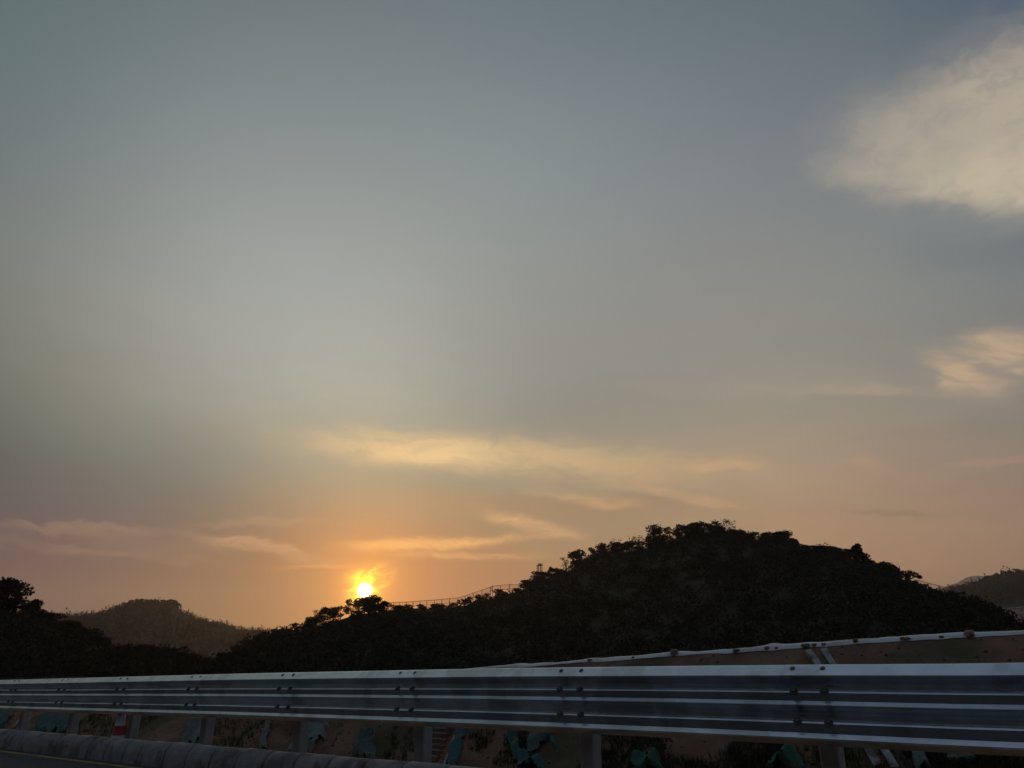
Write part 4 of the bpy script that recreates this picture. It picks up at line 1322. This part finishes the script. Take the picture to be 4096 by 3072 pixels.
def fence_build(fence, FL, fpts, major, drop, legs):
    for i, (p, R, x) in enumerate(fpts):
        k = R / (F_PX * 1.08)
        mb = MB(); r = 0.085 if x in major else 0.055
        mb.tube([p - FL + Vector((0, 0, .05)), p - FL - Vector((0, 0, (legs if x in major else drop) * k + .4))], r, 6)
        link('post', mb.mesh('post', 'fence'), fence)
        if i + 1 < len(fpts):
            q, R2, x2 = fpts[i + 1]
            dn = Vector((0, 0, drop * k))
            for a_, nm in ((Vector((0, 0, 0)), 'top_rail'), (dn, 'bottom_rail')):
                mb = MB(); mb.tube([p - FL - a_, q - FL - a_], 0.05, 5); link(nm, mb.mesh(nm, 'fence'), fence)
            mb = MB()
            for t in np.linspace(0.04, .96, 14):
                c = p.lerp(q, t) - FL; mb.tube([c, c - dn], 0.006, 3, False)
            for t in np.linspace(0.06, .94, 8):
                mb.tube([p - FL - dn * t, q - FL - dn * t], 0.006, 3, False)
            link('mesh_panel', mb.mesh('mesh_panel', 'fence'), fence)


fence_build(fence, FL, fpts, MAJOR, 18, 34)
fence2 = bpy.data.objects.new('slope_fence', None)
COL.objects.link(fence2)
tag(fence2, 'short stretch of thin fence running down the right slope', 'fence')
f2 = []
for x, y in ((3664, 2320), (3712, 2332), (3755, 2343), (3808, 2357), (3850, 2370)):
    R = ridge(x)[1] + 2
    f2.append((Vector(at(x, y, R)), R, x))
fence2.location = f2[0][0] - Vector((0, 0, 2))
fence_build(fence2, Vector(fence2.location), f2, {3755, 3808}, 18, 26)

# ------------------------------------------------------------------ lattice mast
R = ridge(2159)[1] + 2
mast = bpy.data.objects.new('lattice_mast', None)
COL.objects.link(mast)
b = Vector(at(2159, 2312, R)); t = Vector(at(2159, 2262, R))
mast.location = b
mast.rotation_euler[2] = 0.35
tag(mast, 'small square lattice mast with lamps on its platform beside the fence', 'mast')
hm = t.z - b.z; w = 8.5 * R / (F_PX * 1.05)
for sx in (-1, 1):
    for sy in (-1, 1):
        mb = MB(); mb.tube([(sx * w, sy * w, -1.5), (sx * w * .95, sy * w * .95, hm)], 0.075, 5)
        link('leg', mb.mesh('leg', 'mast'), mast)
nb = 5
for i in range(nb):
    z0, z1 = hm * i / nb, hm * (i + 1) / nb
    for a_, b_ in (((-1, -1), (1, -1)), ((1, -1), (1, 1)), ((1, 1), (-1, 1)), ((-1, 1), (-1, -1))):
        mb = MB()
        mb.tube([(a_[0] * w, a_[1] * w, z0), (b_[0] * w, b_[1] * w, z1)], 0.028, 4)
        mb.tube([(a_[0] * w, a_[1] * w, z1), (b_[0] * w, b_[1] * w, z1)], 0.028, 4)
        link('brace', mb.mesh('brace', 'mast'), mast)
mb = MB(); mb.box((0, 0, hm + .05), (w * 1.15, 0, 0), (0, w * 1.15, 0), (0, 0, .06))
link('platform', mb.mesh('platform', 'mast'), mast)
for i, (x, y) in enumerate(((-.8, -.7), (.1, -.8), (1.15, -.4), (.5, .7))):
    mb = MB(); mb.tube([(x * w, y * w, hm + .1), (x * w, y * w, hm + .22)], .04, 5)
    mb.box((x * w, y * w, hm + .34), (.13, 0, .03), (0, .09, 0), (-.02, 0, .12))
    link('lamp_head', mb.mesh('lamp_head', 'mast'), mast)

# ------------------------------------------------------------------ haze over the whole valley
hz = MB()
hz.box((0, 3000, 398.0), (7000, 0, 0), (0, 3900, 0), (0, 0, 402.0))
hme = hz.mesh('haze', None)
hm_ = bpy.data.materials.new('haze')
hm_.use_nodes = True
nt = hm_.node_tree
nt.nodes.clear()
pv = nt.nodes.new('ShaderNodeVolumePrincipled')
pv.inputs['Color'].default_value = (0.87, 0.87, 0.89, 1)
pv.inputs['Density'].default_value = 1.15e-4
pv.inputs['Anisotropy'].default_value = 0.6
om = nt.nodes.new('ShaderNodeOutputMaterial')
nt.links.new(pv.outputs[0], om.inputs['Volume'])
hme.materials.append(hm_)
tag(link('haze', hme), 'pale evening haze filling the valley', 'haze', kind='stuff')
